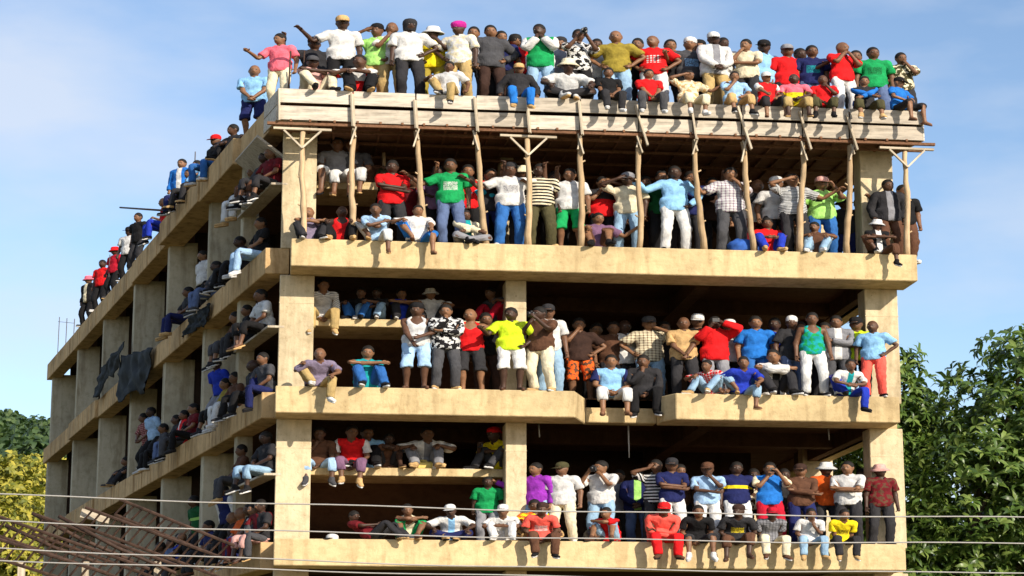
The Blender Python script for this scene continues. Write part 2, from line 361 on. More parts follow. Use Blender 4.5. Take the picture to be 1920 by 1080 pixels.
for i, (a, b) in enumerate(ROOF_POLES):
    if i in (0, 4, 11):
        e = prop(a, b, 'T', i)
        tag(e, ('pale pole with braced T head at the bare corner beside the tan column', '', '', '', 'pale straight pole with braced T head beside person in white printed T-shirt', '', '', '', '', '', '', 'thin pole with T head at the roof corner beside the open sky')[i], 'prop', 'props under the roof edge')
    else:
        e = prop(a, b, 'p', i)
        tag(e, 'debarked roof prop with spliced offcuts, ' + PROPL[i], 'prop', 'props under the roof edge')
for px, y, lab in ((720, 2.0, 'thin inner pole behind the person in red T-shirt with folded arms'), (1462, 3.0, 'thin inner pole behind the white cap near striped T-shirt')):
    top = at_y(px, 255, y); e = empty('timber_prop', (top[0], y, Z3)); bm = bmesh.new()
    tube(bm, [(0, 0, 0), (.02, .01, 1.2), (0.0, 0, 13.94 - Z3)], [.05, .046, .042], 8); bm_obj('pole', bm, M_POLE, e, True)
    tag(e, lab, 'prop', 'inner props')
from mathutils import noise as mnoise
# ------------------------------------------------------------------ ground, hill, vegetation
def hill_z(x, y): return 52 * math.exp(-((x + 75) / 150) ** 2) * min(1, max(0, (y - 55) / 340)) ** .9
def ground():
    bm = bmesh.new(); n = 110; vs = {}
    for i in range(n + 1):
        for j in range(n + 1):
            x = -1500 + 3000 * i / n; y = -300 + 2300 * j / n
            vs[i, j] = bm.verts.new((x, y, hill_z(x, y)))
    for i in range(n):
        for j in range(n): bm.faces.new((vs[i, j], vs[i + 1, j], vs[i + 1, j + 1], vs[i, j + 1]))
    t = NT('ground_earth', .95, .1); w = t.coord('world'); a = t.noise(w, .05, 6); b = t.noise(w, 1.2, 5)
    c = t.ramp(a, [(.35, (.10, .13, .035, 1)), (.5, (.13, .12, .05, 1)), (.65, (.22, .14, .08, 1))]); t.color(t.mix(.5, c, t.ramp(b, [(.3, (.5, .5, .5, 1)), (.7, (1.2, 1.2, 1.2, 1))]), 'MULTIPLY'))
    return tag(bm_obj('ground', bm, t.m, None, True), kind='structure')
ground()
def leaf_mat(name, c1, c2, c3, gloss=.42):
    t = NT(name, gloss, .45); g = t.node('ShaderNodeNewGeometry'); r = g.outputs['Random Per Island']
    col = t.ramp(r, [(0, c1), (.55, c2), (1, c3)]); t.color(col)
    tr = t.node('ShaderNodeBsdfTranslucent'); t.link(t.mix(1.0, col, (1.3, 1.4, .55, 1), 'MULTIPLY'), tr.inputs['Color'])
    mxs = t.node('ShaderNodeMixShader'); mxs.inputs[0].default_value = .28; out = t.n['Material Output']
    t.link(t.b.outputs[0], mxs.inputs[1]); t.link(tr.outputs[0], mxs.inputs[2]); t.link(mxs.outputs[0], out.inputs['Surface']); return t.m
M_LEAF = leaf_mat('mango_leaf', (.045, .085, .018, 1), (.10, .17, .032, 1), (.23, .30, .075, 1), .38)
M_LEAF_Y = leaf_mat('yellow_leaf', (.12, .14, .02, 1), (.30, .28, .035, 1), (.50, .42, .06, 1), .6)
M_LEAF_D = leaf_mat('hill_leaf', (.035, .068, .028, 1), (.055, .10, .035, 1), (.10, .15, .045, 1), .6)
M_BARK = plain('bark', (.10, .075, .05, 1), .95, .1, .4, 8)
def leaf_template(L, W):
    """a folded, drooping lance leaf along +x"""
    V = [(0, 0, 0), (L * .35, W, .02), (L * .35, -W, .02), (L * .38, 0, -.012), (L * .75, W * .8, -.01), (L * .75, -W * .8, -.01), (L * .75, 0, -.035), (L, 0, -.09 * L / .25)]
    F = [(0, 3, 1), (0, 2, 3), (3, 6, 4), (3, 4, 1), (3, 2, 5), (3, 5, 6), (6, 7, 4), (6, 5, 7)]
    return np.array(V, float), np.array(F)
def spray(r, L, W, n):
    """a whorl of leaves at a twig's end, as vertices and faces"""
    Vs, Fs, k = [], [], 0; v, f = leaf_template(1, W / L)
    for i in range(n):
        s = L * r.uniform(.7, 1.15); a = 2 * PI * i / n + r.uniform(-.4, .4); e = r.uniform(-.35, .75)
        q = (v * s) @ (rz_(a) @ ry_(-e) @ rx_(r.uniform(-.5, .5))).T; Vs.append(q); Fs.append(f + k); k += len(v)
    return np.concatenate(Vs), np.concatenate(Fs)
def rx_(a): c, s = math.cos(a), math.sin(a); return np.array([[1, 0, 0], [0, c, -s], [0, s, c]])
def ry_(a): c, s = math.cos(a), math.sin(a); return np.array([[c, 0, s], [0, 1, 0], [-s, 0, c]])
def rz_(a): c, s = math.cos(a), math.sin(a); return np.array([[c, -s, 0], [s, c, 0], [0, 0, 1]])
def tree(name, base, lobes, n, L, W, mat, label, group=None, parts=0, seed=1, trunk_r=.3, leaves=9, shell=.62):
    """lobes: (x, y, z, rx, ry, rz) ellipsoids round which twigs end; trunk and limbs reach into each lobe"""
    r = random.Random(seed); e = empty(name, base); B = np.array(base)
    bm = bmesh.new(); cz = min(l[2] for l in lobes) - base[2]
    top = (r.uniform(-.2, .2), r.uniform(-.2, .2), max(cz * .75, .5)); tube(bm, [(0, 0, -.3), (top[0] * .4, 0, top[2] * .5), top], [trunk_r, trunk_r * .8, trunk_r * .62], 9)
    for l in lobes:
        c = np.array(l[:3]) - B; m = [(top[i] + c[i]) / 2 + r.uniform(-.3, .3) for i in range(3)]; tube(bm, [top, m, tuple(c)], [trunk_r * .5, trunk_r * .33, trunk_r * .12], 6)
    bm_obj('trunk', bm, M_BARK, e, True)
    tm = [spray(r, L, W, leaves) for _ in range(7)]; vol = [l[3] * l[4] * l[5] for l in lobes]; Vs, Fs, k = [], [], 0; shared = {}
    for i in range(n):
        l = r.choices(lobes, vol)[0]; d = np.array([r.gauss(0, 1) for _ in range(3)]); d /= np.linalg.norm(d); rad = shell + (1 - shell) * r.random() ** .5
        if r.random() < .12: rad *= r.uniform(1.02, 1.22)
        rad *= 1 + .13 * math.sin(d[0] * 7 + l[0]) * math.sin(d[2] * 8 + d[1] * 5)
        p = np.array(l[:3]) + d * rad * np.array(l[3:]) - B; j = r.randrange(7)
        R = rz_(r.uniform(0, 6.28)) @ ry_(r.uniform(0, 1.0)); nrm = rz_(math.atan2(d[1], d[0])) @ ry_(r.uniform(.2, 1.1)); R = nrm @ rz_(r.uniform(0, 6.28))
        if i < parts and d[1] < .15 and p[2] + B[2] > 3.5:
            if j not in shared: shared[j] = raw_mesh('leaf_spray', *tm[j]); shared[j].materials.append(mat)
            o = link('leaf_spray', shared[j], None, e); o.location = p; o.rotation_euler = Matrix(R.tolist()).to_euler(); continue
        Vs.append(tm[j][0] @ R.T + p); Fs.append(tm[j][1] + k); k += len(tm[j][0])
    me = raw_mesh('crown', np.concatenate(Vs), np.concatenate(Fs)); me.materials.append(mat); o = link('crown', me, None, e); o['kind'] = 'stuff'
    return tag(e, label, 'tree', group)
tree('mango_tree', (17.6, 11.0, 0), [(20.3, 10.5, 9.3, 2.6, 2.4, 2.5), (18.6, 9.6, 7.2, 2.2, 2.0, 2.0), (20.6, 9.0, 6.2, 2.2, 2.0, 2.2), (19.2, 10.4, 8.8, 1.2, 1.3, 1.5), (22.0, 11.0, 8.5, 2.4, 2.4, 2.6), (18.4, 10.5, 4.6, 2.6, 2.2, 1.8), (21.2, 10, 4.4, 2.3, 2.0, 1.8), (20.2, 10.8, 11.0, .8, .9, .9)],
     2300, .34, .055, M_LEAF, 'big glossy mango tree with long drooping leaves rising clear above its neighbour', 'trees beside the building', 260, 3, .34, 9)
tree('mango_tree', (15.8, 12.5, 0), [(16.5, 11.6, 9.6, 1.5, 1.6, 1.3), (16.3, 11.6, 8.6, 1.5, 1.6, 1.3), (16.4, 11.0, 7.0, 1.7, 1.6, 1.6), (16.6, 10.4, 5.4, 1.7, 1.5, 1.7), (15.6, 12.4, 6.6, 1.3, 1.5, 1.7), (17.1, 11.5, 10.6, .7, .8, .8), (16.2, 10.8, 3.9, 2.0, 1.6, 1.5)],
     1600, .33, .052, M_LEAF, 'shorter mango tree growing close against the tan end column', 'trees beside the building', 160, 7, .26, 9)
tree('broadleaf_tree', (19.0, 19, 0), [(19.5, 19, 7.0, 4.5, 2.5, 4.2), (24.0, 19, 7.0, 3.0, 2.5, 4.0), (16.0, 19, 5.0, 2.0, 2.5, 3.5)], 1300, .42, .09, M_LEAF_D, 'dark leafy tree behind the two mango trees', 'trees beside the building', 0, 9, .3, 8)
# the yellow-green growth at the far end of the side facade
for i, (px, py, Y, rr, sd) in enumerate(((15, 905, 125, 3.2, 21), (70, 915, 135, 3.4, 22), (30, 975, 112, 3.4, 23), (80, 985, 118, 3.4, 24), (-10, 1030, 104, 3.4, 25), (60, 1050, 106, 3.6, 26), (110, 925, 140, 3.2, 27))):
    c = at_y(px, py, Y); g = hill_z(c[0], c[1])
    tree('yellow_tree', (c[0], c[1], g - .3), [(c[0], c[1], c[2], rr, rr, rr * .8), (c[0] + rr * .6, c[1], c[2] - rr * .6, rr * .8, rr, rr * .7), (c[0] - rr * .6, c[1] + .3, c[2] - rr * .8, rr * .9, rr, rr * .7), (c[0], c[1], c[2] - rr * 1.6, rr * 1.2, rr, rr)], 900, .55, .13, M_LEAF_Y,
         ('bright yellow tree highest on the slope below the hill trees', 'yellow-green tree on the slope against the far corner', 'round yellow tree halfway down the slope', 'spreading yellow tree beside the foot of the far corner', 'low yellow tree behind the upper end of the trusses', 'low wide yellow tree behind the truss heap', 'yellow tree half hidden by the far corner')[i], 'yellow trees on the slope', 0, sd, .2, 7, .3)
hr = random.Random(5); HILL = []
for i in range(60):
    px = hr.uniform(-45, 135); D = hr.uniform(190, 400); s = hr.uniform(3.4, 5.4)
    x = at_y(px, 850, D)[0]; g = hill_z(x, D); h = g + s * 1.7; HILL.append((px, D))
    tree('hill_tree', (x, D, g - .5), [(x, D, h, s, s, s * .85), (x + s * .6, D, h - s * .5, s * .8, s, s * .7), (x - s * .6, D, h - s * .4, s * .8, s, s * .7), (x, D, h - s * 1.1, s, s, s)], 150, 1.3, .45, M_LEAF_D, 'small dark green tree on the hillside beyond the building', 'trees on the far hill', 0, 60 + i, .4, 6, .4)

# ------------------------------------------------------------------ cables, trusses, clutter
CABLES = (((0, 927), (510, 945), (1060, 958), (1690, 968), (1920, 971)), ((0, 977), (580, 997), (744, 1004), (1098, 1011), (1331, 1013), (1720, 1017), (1920, 1020)), ((0, 1028), (505, 1048), (1100, 1067), (1695, 1072), (1920, 1074)), ((0, 1050), (500, 1068), (860, 1077), (1920, 1092)))
CL = ('highest grey cable strung across the front of the building', 'grey cable passing just above the lowest ledge', 'grey cable passing along the lower edge of the lowest ledge', 'lowest grey cable running under the lowest ledge')
for k, pts in enumerate(CABLES):
    W = [at_y(x, y, -12.0 + .15 * k) for x, y in pts]; a = np.array([w[0] for w in W]); z = np.array([w[2] for w in W]); co = np.polyfit(a, z, 2)
    bm = bmesh.new(); X = np.linspace(-16, 22, 60); tube(bm, [(x, -12.0 + .15 * k, float(np.polyval(co, x)) + .012 * math.sin(x * 1.3 + k)) for x in X], [.0105] * 60, 6)
    tag(bm_obj('overhead_cable', bm, M_CABLE, None, True), CL[k], 'cable', 'cables crossing in front')
def truss(p0, p1, depth, i, lab, pitch=.16):
    p0, p1 = Vector(p0), Vector(p1); e = empty('steel_truss', p0); L = (p1 - p0).length; u = (p1 - p0).normalized(); up = Vector((0, -.25, 1)); up = (up - u * up.dot(u)).normalized()
    for s in (0, 1):
        bm = bmesh.new(); tube(bm, [up * depth * s, u * L + up * depth * s], [.03, .03], 6); bm_obj('chord', bm, M_STEEL, e)
    n = int(L / pitch); bm = bmesh.new(); pts = []
    for k in range(n): bmt = bmesh.new(); tube(bmt, [u * (k * pitch), u * ((k + .9) * pitch) + up * depth], [.020, .020], 5); bm_obj('web_bar', bmt, M_STEEL, e)
    bm.free(); tag(e, lab, 'truss', 'rusty trusses heaped beside the building')
def tp(px, py, Y): return at_y(px, py, Y)
truss(tp(150, 985, -5), tp(420, 1085, -5.6), .34, 0, 'rusty lattice truss lying on top of the heap beside the side facade')
truss(tp(60, 1000, -5.6), tp(330, 1098, -6.2), .34, 1, 'rusty lattice truss lying second on the heap below the topmost one')
truss(tp(-60, 985, -6.1), tp(270, 1100, -6.5), .32, 2, 'rusty lattice truss third down the heap under two others')
truss(tp(-90, 1020, -6.6), tp(190, 1108, -7.0), .32, 3, 'rusty lattice truss at the bottom of the heap under the low cables')
truss(tp(215, 965, -4.4), tp(430, 1052, -4.9), .30, 4, 'short rusty truss behind the heap nearest the side facade')
for i, (a, b) in enumerate((((60, 962), (250, 1052)), ((10, 985), (200, 1060)), ((110, 968), (330, 1075)))):
    P, Q = tp(*a, -5.3 - .4 * i), tp(*b, -5.5 - .4 * i); bm = bmesh.new(); tube(bm, [tuple(P), tuple((P + Q) / 2 + [0, 0, -.05]), tuple(Q)], [.035, .035, .03], 7)
    tag(bm_obj('steel_pipe', bm, M_STEEL, None, True), ('long dark steel pipe slanting highest above the truss heap', 'dark steel pipe slanting lowest beside the yellow trees', 'dark steel pipe slanting between the two topmost trusses')[i], 'pipe', 'pipes on the truss heap')
P, Q = tp(152, 962, -4.9), tp(205, 974, -4.9); tag(bar(P, Q, .10, .16, 'timber_offcut', M_BATTEN), 'pale sawn timber lying across the top of the trusses', 'timber')
for i, px in enumerate((40, 160, 295)):                 # trestle that carries the heap
    t = tp(px, 1075, -6.0); tag(bar((t[0], t[1], 0), (t[0], t[1], t[2] + .2), .12, .12, 'trestle_post', M_BATTEN), 'rough timber post of the trestle under the truss heap', 'post', 'trestle posts')
def drape(name, corners, out, label, seed, ragged=.25):
    """cloth hung over the edge beam: a folded sheet between four corners (top near, top far, bottom far, bottom near) on the side facade"""
    r = random.Random(seed); C = [at_side(x, y, -.13)[0] for x, y in corners]; nu, nv = 34, 16; bm = bmesh.new(); g = {}
    rag = [r.uniform(1 - ragged, 1.05) for _ in range(9)]
    for i in range(nu + 1):
        u = i / nu; k = u * 8; q = rag[int(k)] * (1 - k % 1) + rag[min(int(k) + 1, 8)] * (k % 1)
        for j in range(nv + 1):
            v = j / nv * q; P = (C[0] * (1 - u) + C[1] * u) * (1 - v) + (C[3] * (1 - u) + C[2] * u) * v
            fold = .16 * mnoise.noise(Vector((u * 3.2 + seed * 5, v * 1.6, seed))) * (.4 + v) + .09 * mnoise.noise(Vector((u * 8 + v * 3 + seed, v * 4, seed * 2))) + .03 * mnoise.noise(Vector((u * 20, v * 14, seed)))
            g[i, j] = bm.verts.new(Vector(P) + Vector((-math.cos(PHI), -math.sin(PHI), 0)) * (out + fold + .06) + Vector((0, 0, .03 * math.sin(u * 14))))
    for i in range(nu):
        for j in range(nv): bm.faces.new((g[i, j], g[i + 1, j], g[i + 1, j + 1], g[i, j + 1]))
    bmesh.ops.recalc_face_normals(bm, faces=bm.faces); bmesh.ops.solidify(bm, geom=bm.faces, thickness=.012)
    return tag(bm_obj(name, bm, M_TARP, None, True), label, 'cloth')
drape('black_sheet', [(292, 652), (232, 668), (222, 760), (280, 735)], .02, 'wide black sheet hanging over the middle floor beam of the side facade', 1)
drape('black_sheet', [(240, 640), (196, 690), (180, 752), (226, 716)], .03, 'narrow torn black sheet beside the wide one on the side facade', 4, .45)
drape('black_sheet', [(400, 568), (362, 594), (345, 640), (392, 612)], .02, 'small black sheet hanging beside the second column of the side facade', 2)
# a yellow jerrycan on the lower landing
c = at_y(796, 874, 1.75); e = empty('jerrycan', (c[0], 1.75, 6.80)); my = plain('yellow_plastic', (.62, .50, .13, 1), .5, .4, .15, 8)
o = link('can', boxm(.34, .2, .17, .03, 'can'), my, e); o.location = (0, 0, .088)
bm = bmesh.new(); tube(bm, [(-.10, 0, .16), (-.09, 0, .205), (.03, 0, .205), (.05, 0, .16)], [.018] * 4, 7); bm_obj('handle', bm, my, e, True)
bm = bmesh.new(); tube(bm, [(.12, 0, .16), (.12, 0, .20)], [.03, .03], 10); bm_obj('cap', bm, M_BLACK, e, True)
tag(e, 'yellow plastic jerrycan standing on the lower stair landing', 'jerrycan')
# a blue bundle on the top ledge, a black bag on the lowest one
def bundle(name, px, py, Y, z, rad, mat, lab):
    c = at_y(px, py, Y); bm = bmesh.new(); bmesh.ops.create_icosphere(bm, subdivisions=3, radius=1.0); r = random.Random(len(lab))
    for v in bm.verts:
        k = 1 + .12 * math.sin(v.co.x * 5 + r.random() * .2) * math.sin(v.co.z * 6 + v.co.y * 4); v.co = Vector((v.co.x * rad[0] * k, v.co.y * rad[1] * k, max(v.co.z * rad[2] * k, -rad[2] * .75) + rad[2] * .75))
    o = bm_obj(name, bm, mat, None, True); o.location = (c[0], Y, z); return tag(o, lab, 'bag')
bundle('cloth_bundle', 1393, 455, .42, Z3, (.34, .2, .2), plain('blue_cloth', (.03, .10, .38, 1), .8, .2, .4, 6), 'bright blue cloth bundle lying by a crooked pole on the top ledge')
bundle('black_bag', 1120, 1000, .5, Z1, (.28, .18, .2), M_BLACK, 'black bag set down on the lowest ledge beside pale jeans')
# sticks held up on the roof
for a, b, Y, lab in (((545, 96), (541, 165), .45, 'thin dark stick held upright by the person in tan cap'), ((571, 95), (567, 150), .75, 'thin stick standing upright behind the person in dusty pink shirt')):
    P, Q = at_y(*a, Y), at_y(*b, Y); bm = bmesh.new(); tube(bm, [(P[0], Y, P[2]), (Q[0], Y, ZR)], [.018, .022], 7); tag(bm_obj('stick', bm, M_STEEL, None, True), lab, 'stick')
P = at_side(225, 389, -.6)[0]; Q = at_side(312, 395, -.1)[0]; bm = bmesh.new(); tube(bm, [tuple(P), tuple(Q)], [.025, .03], 7); tag(bm_obj('long_rod', bm, M_STEEL, None, True), 'long dark rod sticking out from the roof edge of the side facade', 'rod')
for px, a, b, lab in ((1178, 800, 858, 'long grey conduit stub hanging from the ceiling of the wide bay'), (1010, 795, 820, 'short grey conduit stub hanging from the ceiling beside the middle column'), (1553, 805, 825, 'short grey conduit stub hanging from the ceiling near the end column')):
    P, Q = at_y(px, a, 1.35), at_y(px, b, 1.35); bm = bmesh.new(); tube(bm, [(P[0], 1.35, 7.78), (Q[0] + .02, 1.35, Q[2])], [.018, .015], 6)
    tag(bm_obj('conduit', bm, M_CABLE, None, True), lab, 'conduit', 'hanging conduits')
# ------------------------------------------------------------------ people: one rest figure grown as a single skin, garments cut over it, then posed
def seg_d(P, a, b):
    a, b = np.asarray(a, np.float32), np.asarray(b, np.float32); ab = b - a
    t = np.clip(((P - a) @ ab) / max(float(ab @ ab), 1e-9), 0, 1)
    return np.linalg.norm(P - a - t[..., None] * ab, axis=-1), t
def cone(P, a, b, ra, rb): d, t = seg_d(P, a, b); return d - (ra + (rb - ra) * t)
def ell(P, c, r):
    r = np.asarray(r, np.float32); q = np.linalg.norm((P - np.asarray(c, np.float32)) / r, axis=-1); return (q - 1) * float(r.min())
def smin(a, b, k=0.03):
    h = np.clip(0.5 + 0.5 * (b - a) / k, 0, 1); return b + (a - b) * h - k * h * (1 - h)
def surf_net(fn, lo, hi, h):
    lo = np.array(lo, float); n = np.ceil((np.array(hi) - lo) / h).astype(int) + 1
    g = np.stack(np.meshgrid(*[lo[i] + h * np.arange(n[i]) for i in range(3)], indexing='ij'), -1).astype(np.float32)
    F = fn(g); S = F < 0
    cs = [(i, j, k) for i in (0, 1) for j in (0, 1) for k in (0, 1)]
    sl = lambda A, c: A[c[0]:n[0] - 1 + c[0], c[1]:n[1] - 1 + c[1], c[2]:n[2] - 1 + c[2]]
    cnt = sum(sl(S, c).astype(np.int8) for c in cs); mixed = (cnt > 0) & (cnt < 8)
    I = np.argwhere(mixed); idx = -np.ones(mixed.shape, np.int64); idx[mixed] = np.arange(len(I))
    acc = np.zeros((len(I), 3)); num = np.zeros(len(I))
    for i, a in enumerate(cs):
        for b in cs[i + 1:]:
            if sum(abs(x - y) for x, y in zip(a, b)) != 1: continue
            fa = F[I[:, 0] + a[0], I[:, 1] + a[1], I[:, 2] + a[2]]; fb = F[I[:, 0] + b[0], I[:, 1] + b[1], I[:, 2] + b[2]]
            m = (fa < 0) != (fb < 0); t = np.where(m, fa / np.where(m, fa - fb, 1), 0)
            acc += np.where(m[:, None], np.array(a) + t[:, None] * (np.array(b) - np.array(a)), 0); num += m
    V = lo + h * (I + acc / num[:, None])
    Q = []
    for ax in range(3):
        o1, o2 = [x for x in range(3) if x != ax]
        A = np.take(S, range(0, n[ax] - 1), ax); B = np.take(S, range(1, n[ax]), ax)
        E = np.argwhere(A != B); E = E[(E[:, o1] > 0) & (E[:, o2] > 0) & (E[:, o1] < n[o1] - 1) & (E[:, o2] < n[o2] - 1)]
        ins = A[E[:, 0], E[:, 1], E[:, 2]]
        def cell(d1, d2):
            c = E.copy(); c[:, o1] -= d1; c[:, o2] -= d2; return idx[c[:, 0], c[:, 1], c[:, 2]]
        q = np.stack([cell(1, 1), cell(0, 1), cell(0, 0), cell(1, 0)], -1)
        flip = ins if ax != 1 else ~ins
        q[~flip] = q[~flip][:, ::-1]; Q.append(q)
    return V, np.concatenate(Q)
def decimate(V, Q, target):
    me = raw_mesh('tmp', V, Q); o = bpy.data.objects.new('tmp', me); COL.objects.link(o)
    m = o.modifiers.new('d', 'DECIMATE'); m.ratio = min(1.0, target / (2 * len(Q)))
    dg = bpy.context.evaluated_depsgraph_get(); e = o.evaluated_get(dg).to_mesh(); e.calc_loop_triangles()
    v = np.empty(len(e.vertices) * 3, np.float32); e.vertices.foreach_get('co', v)
    f = np.empty(len(e.loop_triangles) * 3, np.int32); e.loop_triangles.foreach_get('vertices', f)
    bpy.data.objects.remove(o); bpy.data.meshes.remove(me)
    return v.reshape(-1, 3), f.reshape(-1, 3)

A3 = lambda *v: np.array(v, float)
def J(s):
    sh = A3(s * .175, .015, 1.405); d = A3(s * .70, 0, -.714); d /= np.linalg.norm(d)
    return dict(sh=sh, el=sh + d * .285, wr=sh + d * .545, hd=sh + d * .65, hip=A3(s * .09, 0, .92), kn=A3(s * .15, -.005, .495), an=A3(s * .20, .02, .085), toe=A3(s * .215, -.13, .035))
JL, JR = J(1), J(-1)
def skin_sdf(P):
    f = ell(P, (0, .012, .955), (.165, .118, .135))
    for g in (ell(P, (0, .0, 1.10), (.138, .098, .19)), ell(P, (0, .008, 1.27), (.168, .115, .19)), cone(P, (-.14, .015, 1.395), (.14, .015, 1.395), .062, .062),
              cone(P, (0, .03, 1.40), (0, .01, 1.55), .062, .052)): f = smin(f, g, .05)
    hd = ell(P, (0, .012, 1.632), (.074, .094, .100)); hd = smin(hd, ell(P, (0, -.026, 1.572), (.055, .064, .058)), .04)
    hd = smin(hd, cone(P, (0, -.084, 1.63), (0, -.100, 1.598), .010, .016), .016)
    hd = smin(hd, cone(P, (-.03, -.072, 1.652), (.03, -.072, 1.652), .013, .013), .02)
    hd = smin(hd, cone(P, (-.016, -.086, 1.566), (.016, -.086, 1.566), .011, .011), .012)
    for s in (-1, 1):
        hd = np.maximum(hd, -(np.linalg.norm(P - np.float32([s * .031, -.094, 1.628]), axis=-1) - .014))
        hd = smin(hd, ell(P, (s * .075, .015, 1.608), (.012, .024, .034)), .01)
    f = smin(f, hd, .03)
    for j in (JL, JR):
        f = smin(f, cone(P, j['sh'], j['el'], .054, .043), .03); f = smin(f, cone(P, j['el'], j['wr'], .043, .028), .02)
        f = smin(f, cone(P, j['wr'], j['hd'], .027, .030), .015)
        f = smin(f, cone(P, j['hip'], j['kn'], .086, .056), .03); f = smin(f, cone(P, j['kn'], j['an'], .052, .036), .02)
        m = j['kn'] * .7 + j['an'] * .3; f = smin(f, ell(P, m + A3(0, .02, 0), (.05, .052, .11)), .03)
        f = smin(f, cone(P, j['an'] + A3(0, .02, -.035), j['toe'], .038, .030), .025)
    return f
def wob(P, a): return a * (np.sin(P[..., 0] * 31 + 2.1 * np.sin(P[..., 2] * 13)) * np.sin(P[..., 2] * 24 + P[..., 1] * 17 + 1.7 * np.sin(P[..., 0] * 11)))
def torso_sdf(P, g, hem):
    f = ell(P, (0, .012, 1.0), (.168 + g, .125 + g, .20))
    for q in (ell(P, (0, .0, 1.12), (.152 + g, .112 + g, .2)), ell(P, (0, .008, 1.27), (.172 + g, .12 + g, .19 + g)), cone(P, (-.145, .015, 1.395), (.145, .015, 1.395), .064 + g, .064 + g), cone(P, (0, .02, 1.36), (0, .015, 1.46), .085 + g, .07 + g)): f = smin(f, q, .05)
    r = np.hypot(P[..., 0] / (.183 + g), (P[..., 1] - .01) / (.135 + g)); f = smin(f, np.maximum((r - 1) * .13, np.maximum(P[..., 2] - 1.1, hem - .1 - P[..., 2])), .04)
    return f
def top_sdf(kind):
    g = {'tee': .012, 'tank': .006, 'shirt': .014, 'long': .012, 'jacket': .026, 'hoodie': .026}[kind]
    hem = {'tee': .865, 'tank': .88, 'shirt': .85, 'long': .86, 'jacket': .84, 'hoodie': .86}[kind]
    reach = {'tee': .74, 'tank': 0, 'shirt': .80, 'long': 1.9, 'jacket': 1.93, 'hoodie': 1.93}[kind]
    def fn(P):
        f = torso_sdf(P, g, hem)
        f = np.maximum(f, hem - P[..., 2])
        if kind == 'tank':
            f = np.maximum(f, -(np.linalg.norm((P - np.float32([0, -.07, 1.43])) / np.float32([1, 1.2, 1.3]), axis=-1) - .085))
            f = np.maximum(f, np.abs(P[..., 0]) - .135 + np.clip(1.32 - P[..., 2], 0, .1) * -.9)
        else:
            for j in (JL, JR):
                if reach <= 1: q = cone(P, j['sh'], j['sh'] + (j['el'] - j['sh']) * reach, .068 + g, .074 + g); ax = (j['el'] - j['sh']) / np.linalg.norm(j['el'] - j['sh']); q = np.maximum(q, (P - (j['sh'] + (j['el'] - j['sh']) * reach)) @ np.float32(ax))
                else:
                    q = smin(cone(P, j['sh'], j['el'], .066 + g, .054 + g), cone(P, j['el'], j['wr'], .054 + g, .040 + g), .02)
                    ax = (j['wr'] - j['el']) / np.linalg.norm(j['wr'] - j['el']); q = np.maximum(q, (P - j['wr']) @ np.float32(ax))
                f = smin(f, q, .03)
        if kind == 'hoodie': f = smin(f, ell(P, (0, .085, 1.47), (.11, .07, .075)), .03)
        if kind in ('jacket', 'hoodie', 'shirt'): f = smin(f, np.maximum(np.abs(cone(P, (0, .025, 1.44), (0, .015, 1.485), .075, .07)) - .010, P[..., 2] - 1.485), .015)
        f = np.maximum(f, -(cone(P, (0, .0, 1.44), (0, -.02, 1.60), .062, .075)))
        return f + wob(P, .007)
    return fn
def bottom_sdf(kind):
    def fn(P):
        f = ell(P, (0, .014, .955), (.182, .134, .15))
        for j in (JL, JR):
            f = smin(f, smin(cone(P, j['hip'], j['kn'], .104, .080), cone(P, j['kn'], j['an'] + A3(0, 0, -.02), .078 if kind != 'shorts' else .095, .068), .02), .03)
        f = np.maximum(f, P[..., 2] - 1.02); f = np.maximum(f, {'long': .075, 'shorts': .44, 'crop': .27}[kind] - P[..., 2])
        return f + wob(P, .007)
    return fn
def shoe_sdf(P):
    j = JL; f = smin(cone(P, j['an'] + A3(0, .035, -.035), j['toe'] + A3(0, -.005, .005), .046, .038), cone(P, j['an'] + A3(0, .01, -.02), j['an'] + A3(0, .01, .03), .047, .047), .03)
    return np.maximum(f, -P[..., 2])
def hair_sdf(P):
    f = ell(P, (0, .018, 1.638), (.081, .099, .107))
    return np.maximum(f, -(cone(P, (-.1, -.105, 1.60), (.1, -.105, 1.60), .074, .074))) if True else f
def hair_cut(P): return np.maximum(hair_sdf(P), 1.60 + np.clip(P[..., 1], -.1, .03) * -.9 - P[..., 2])

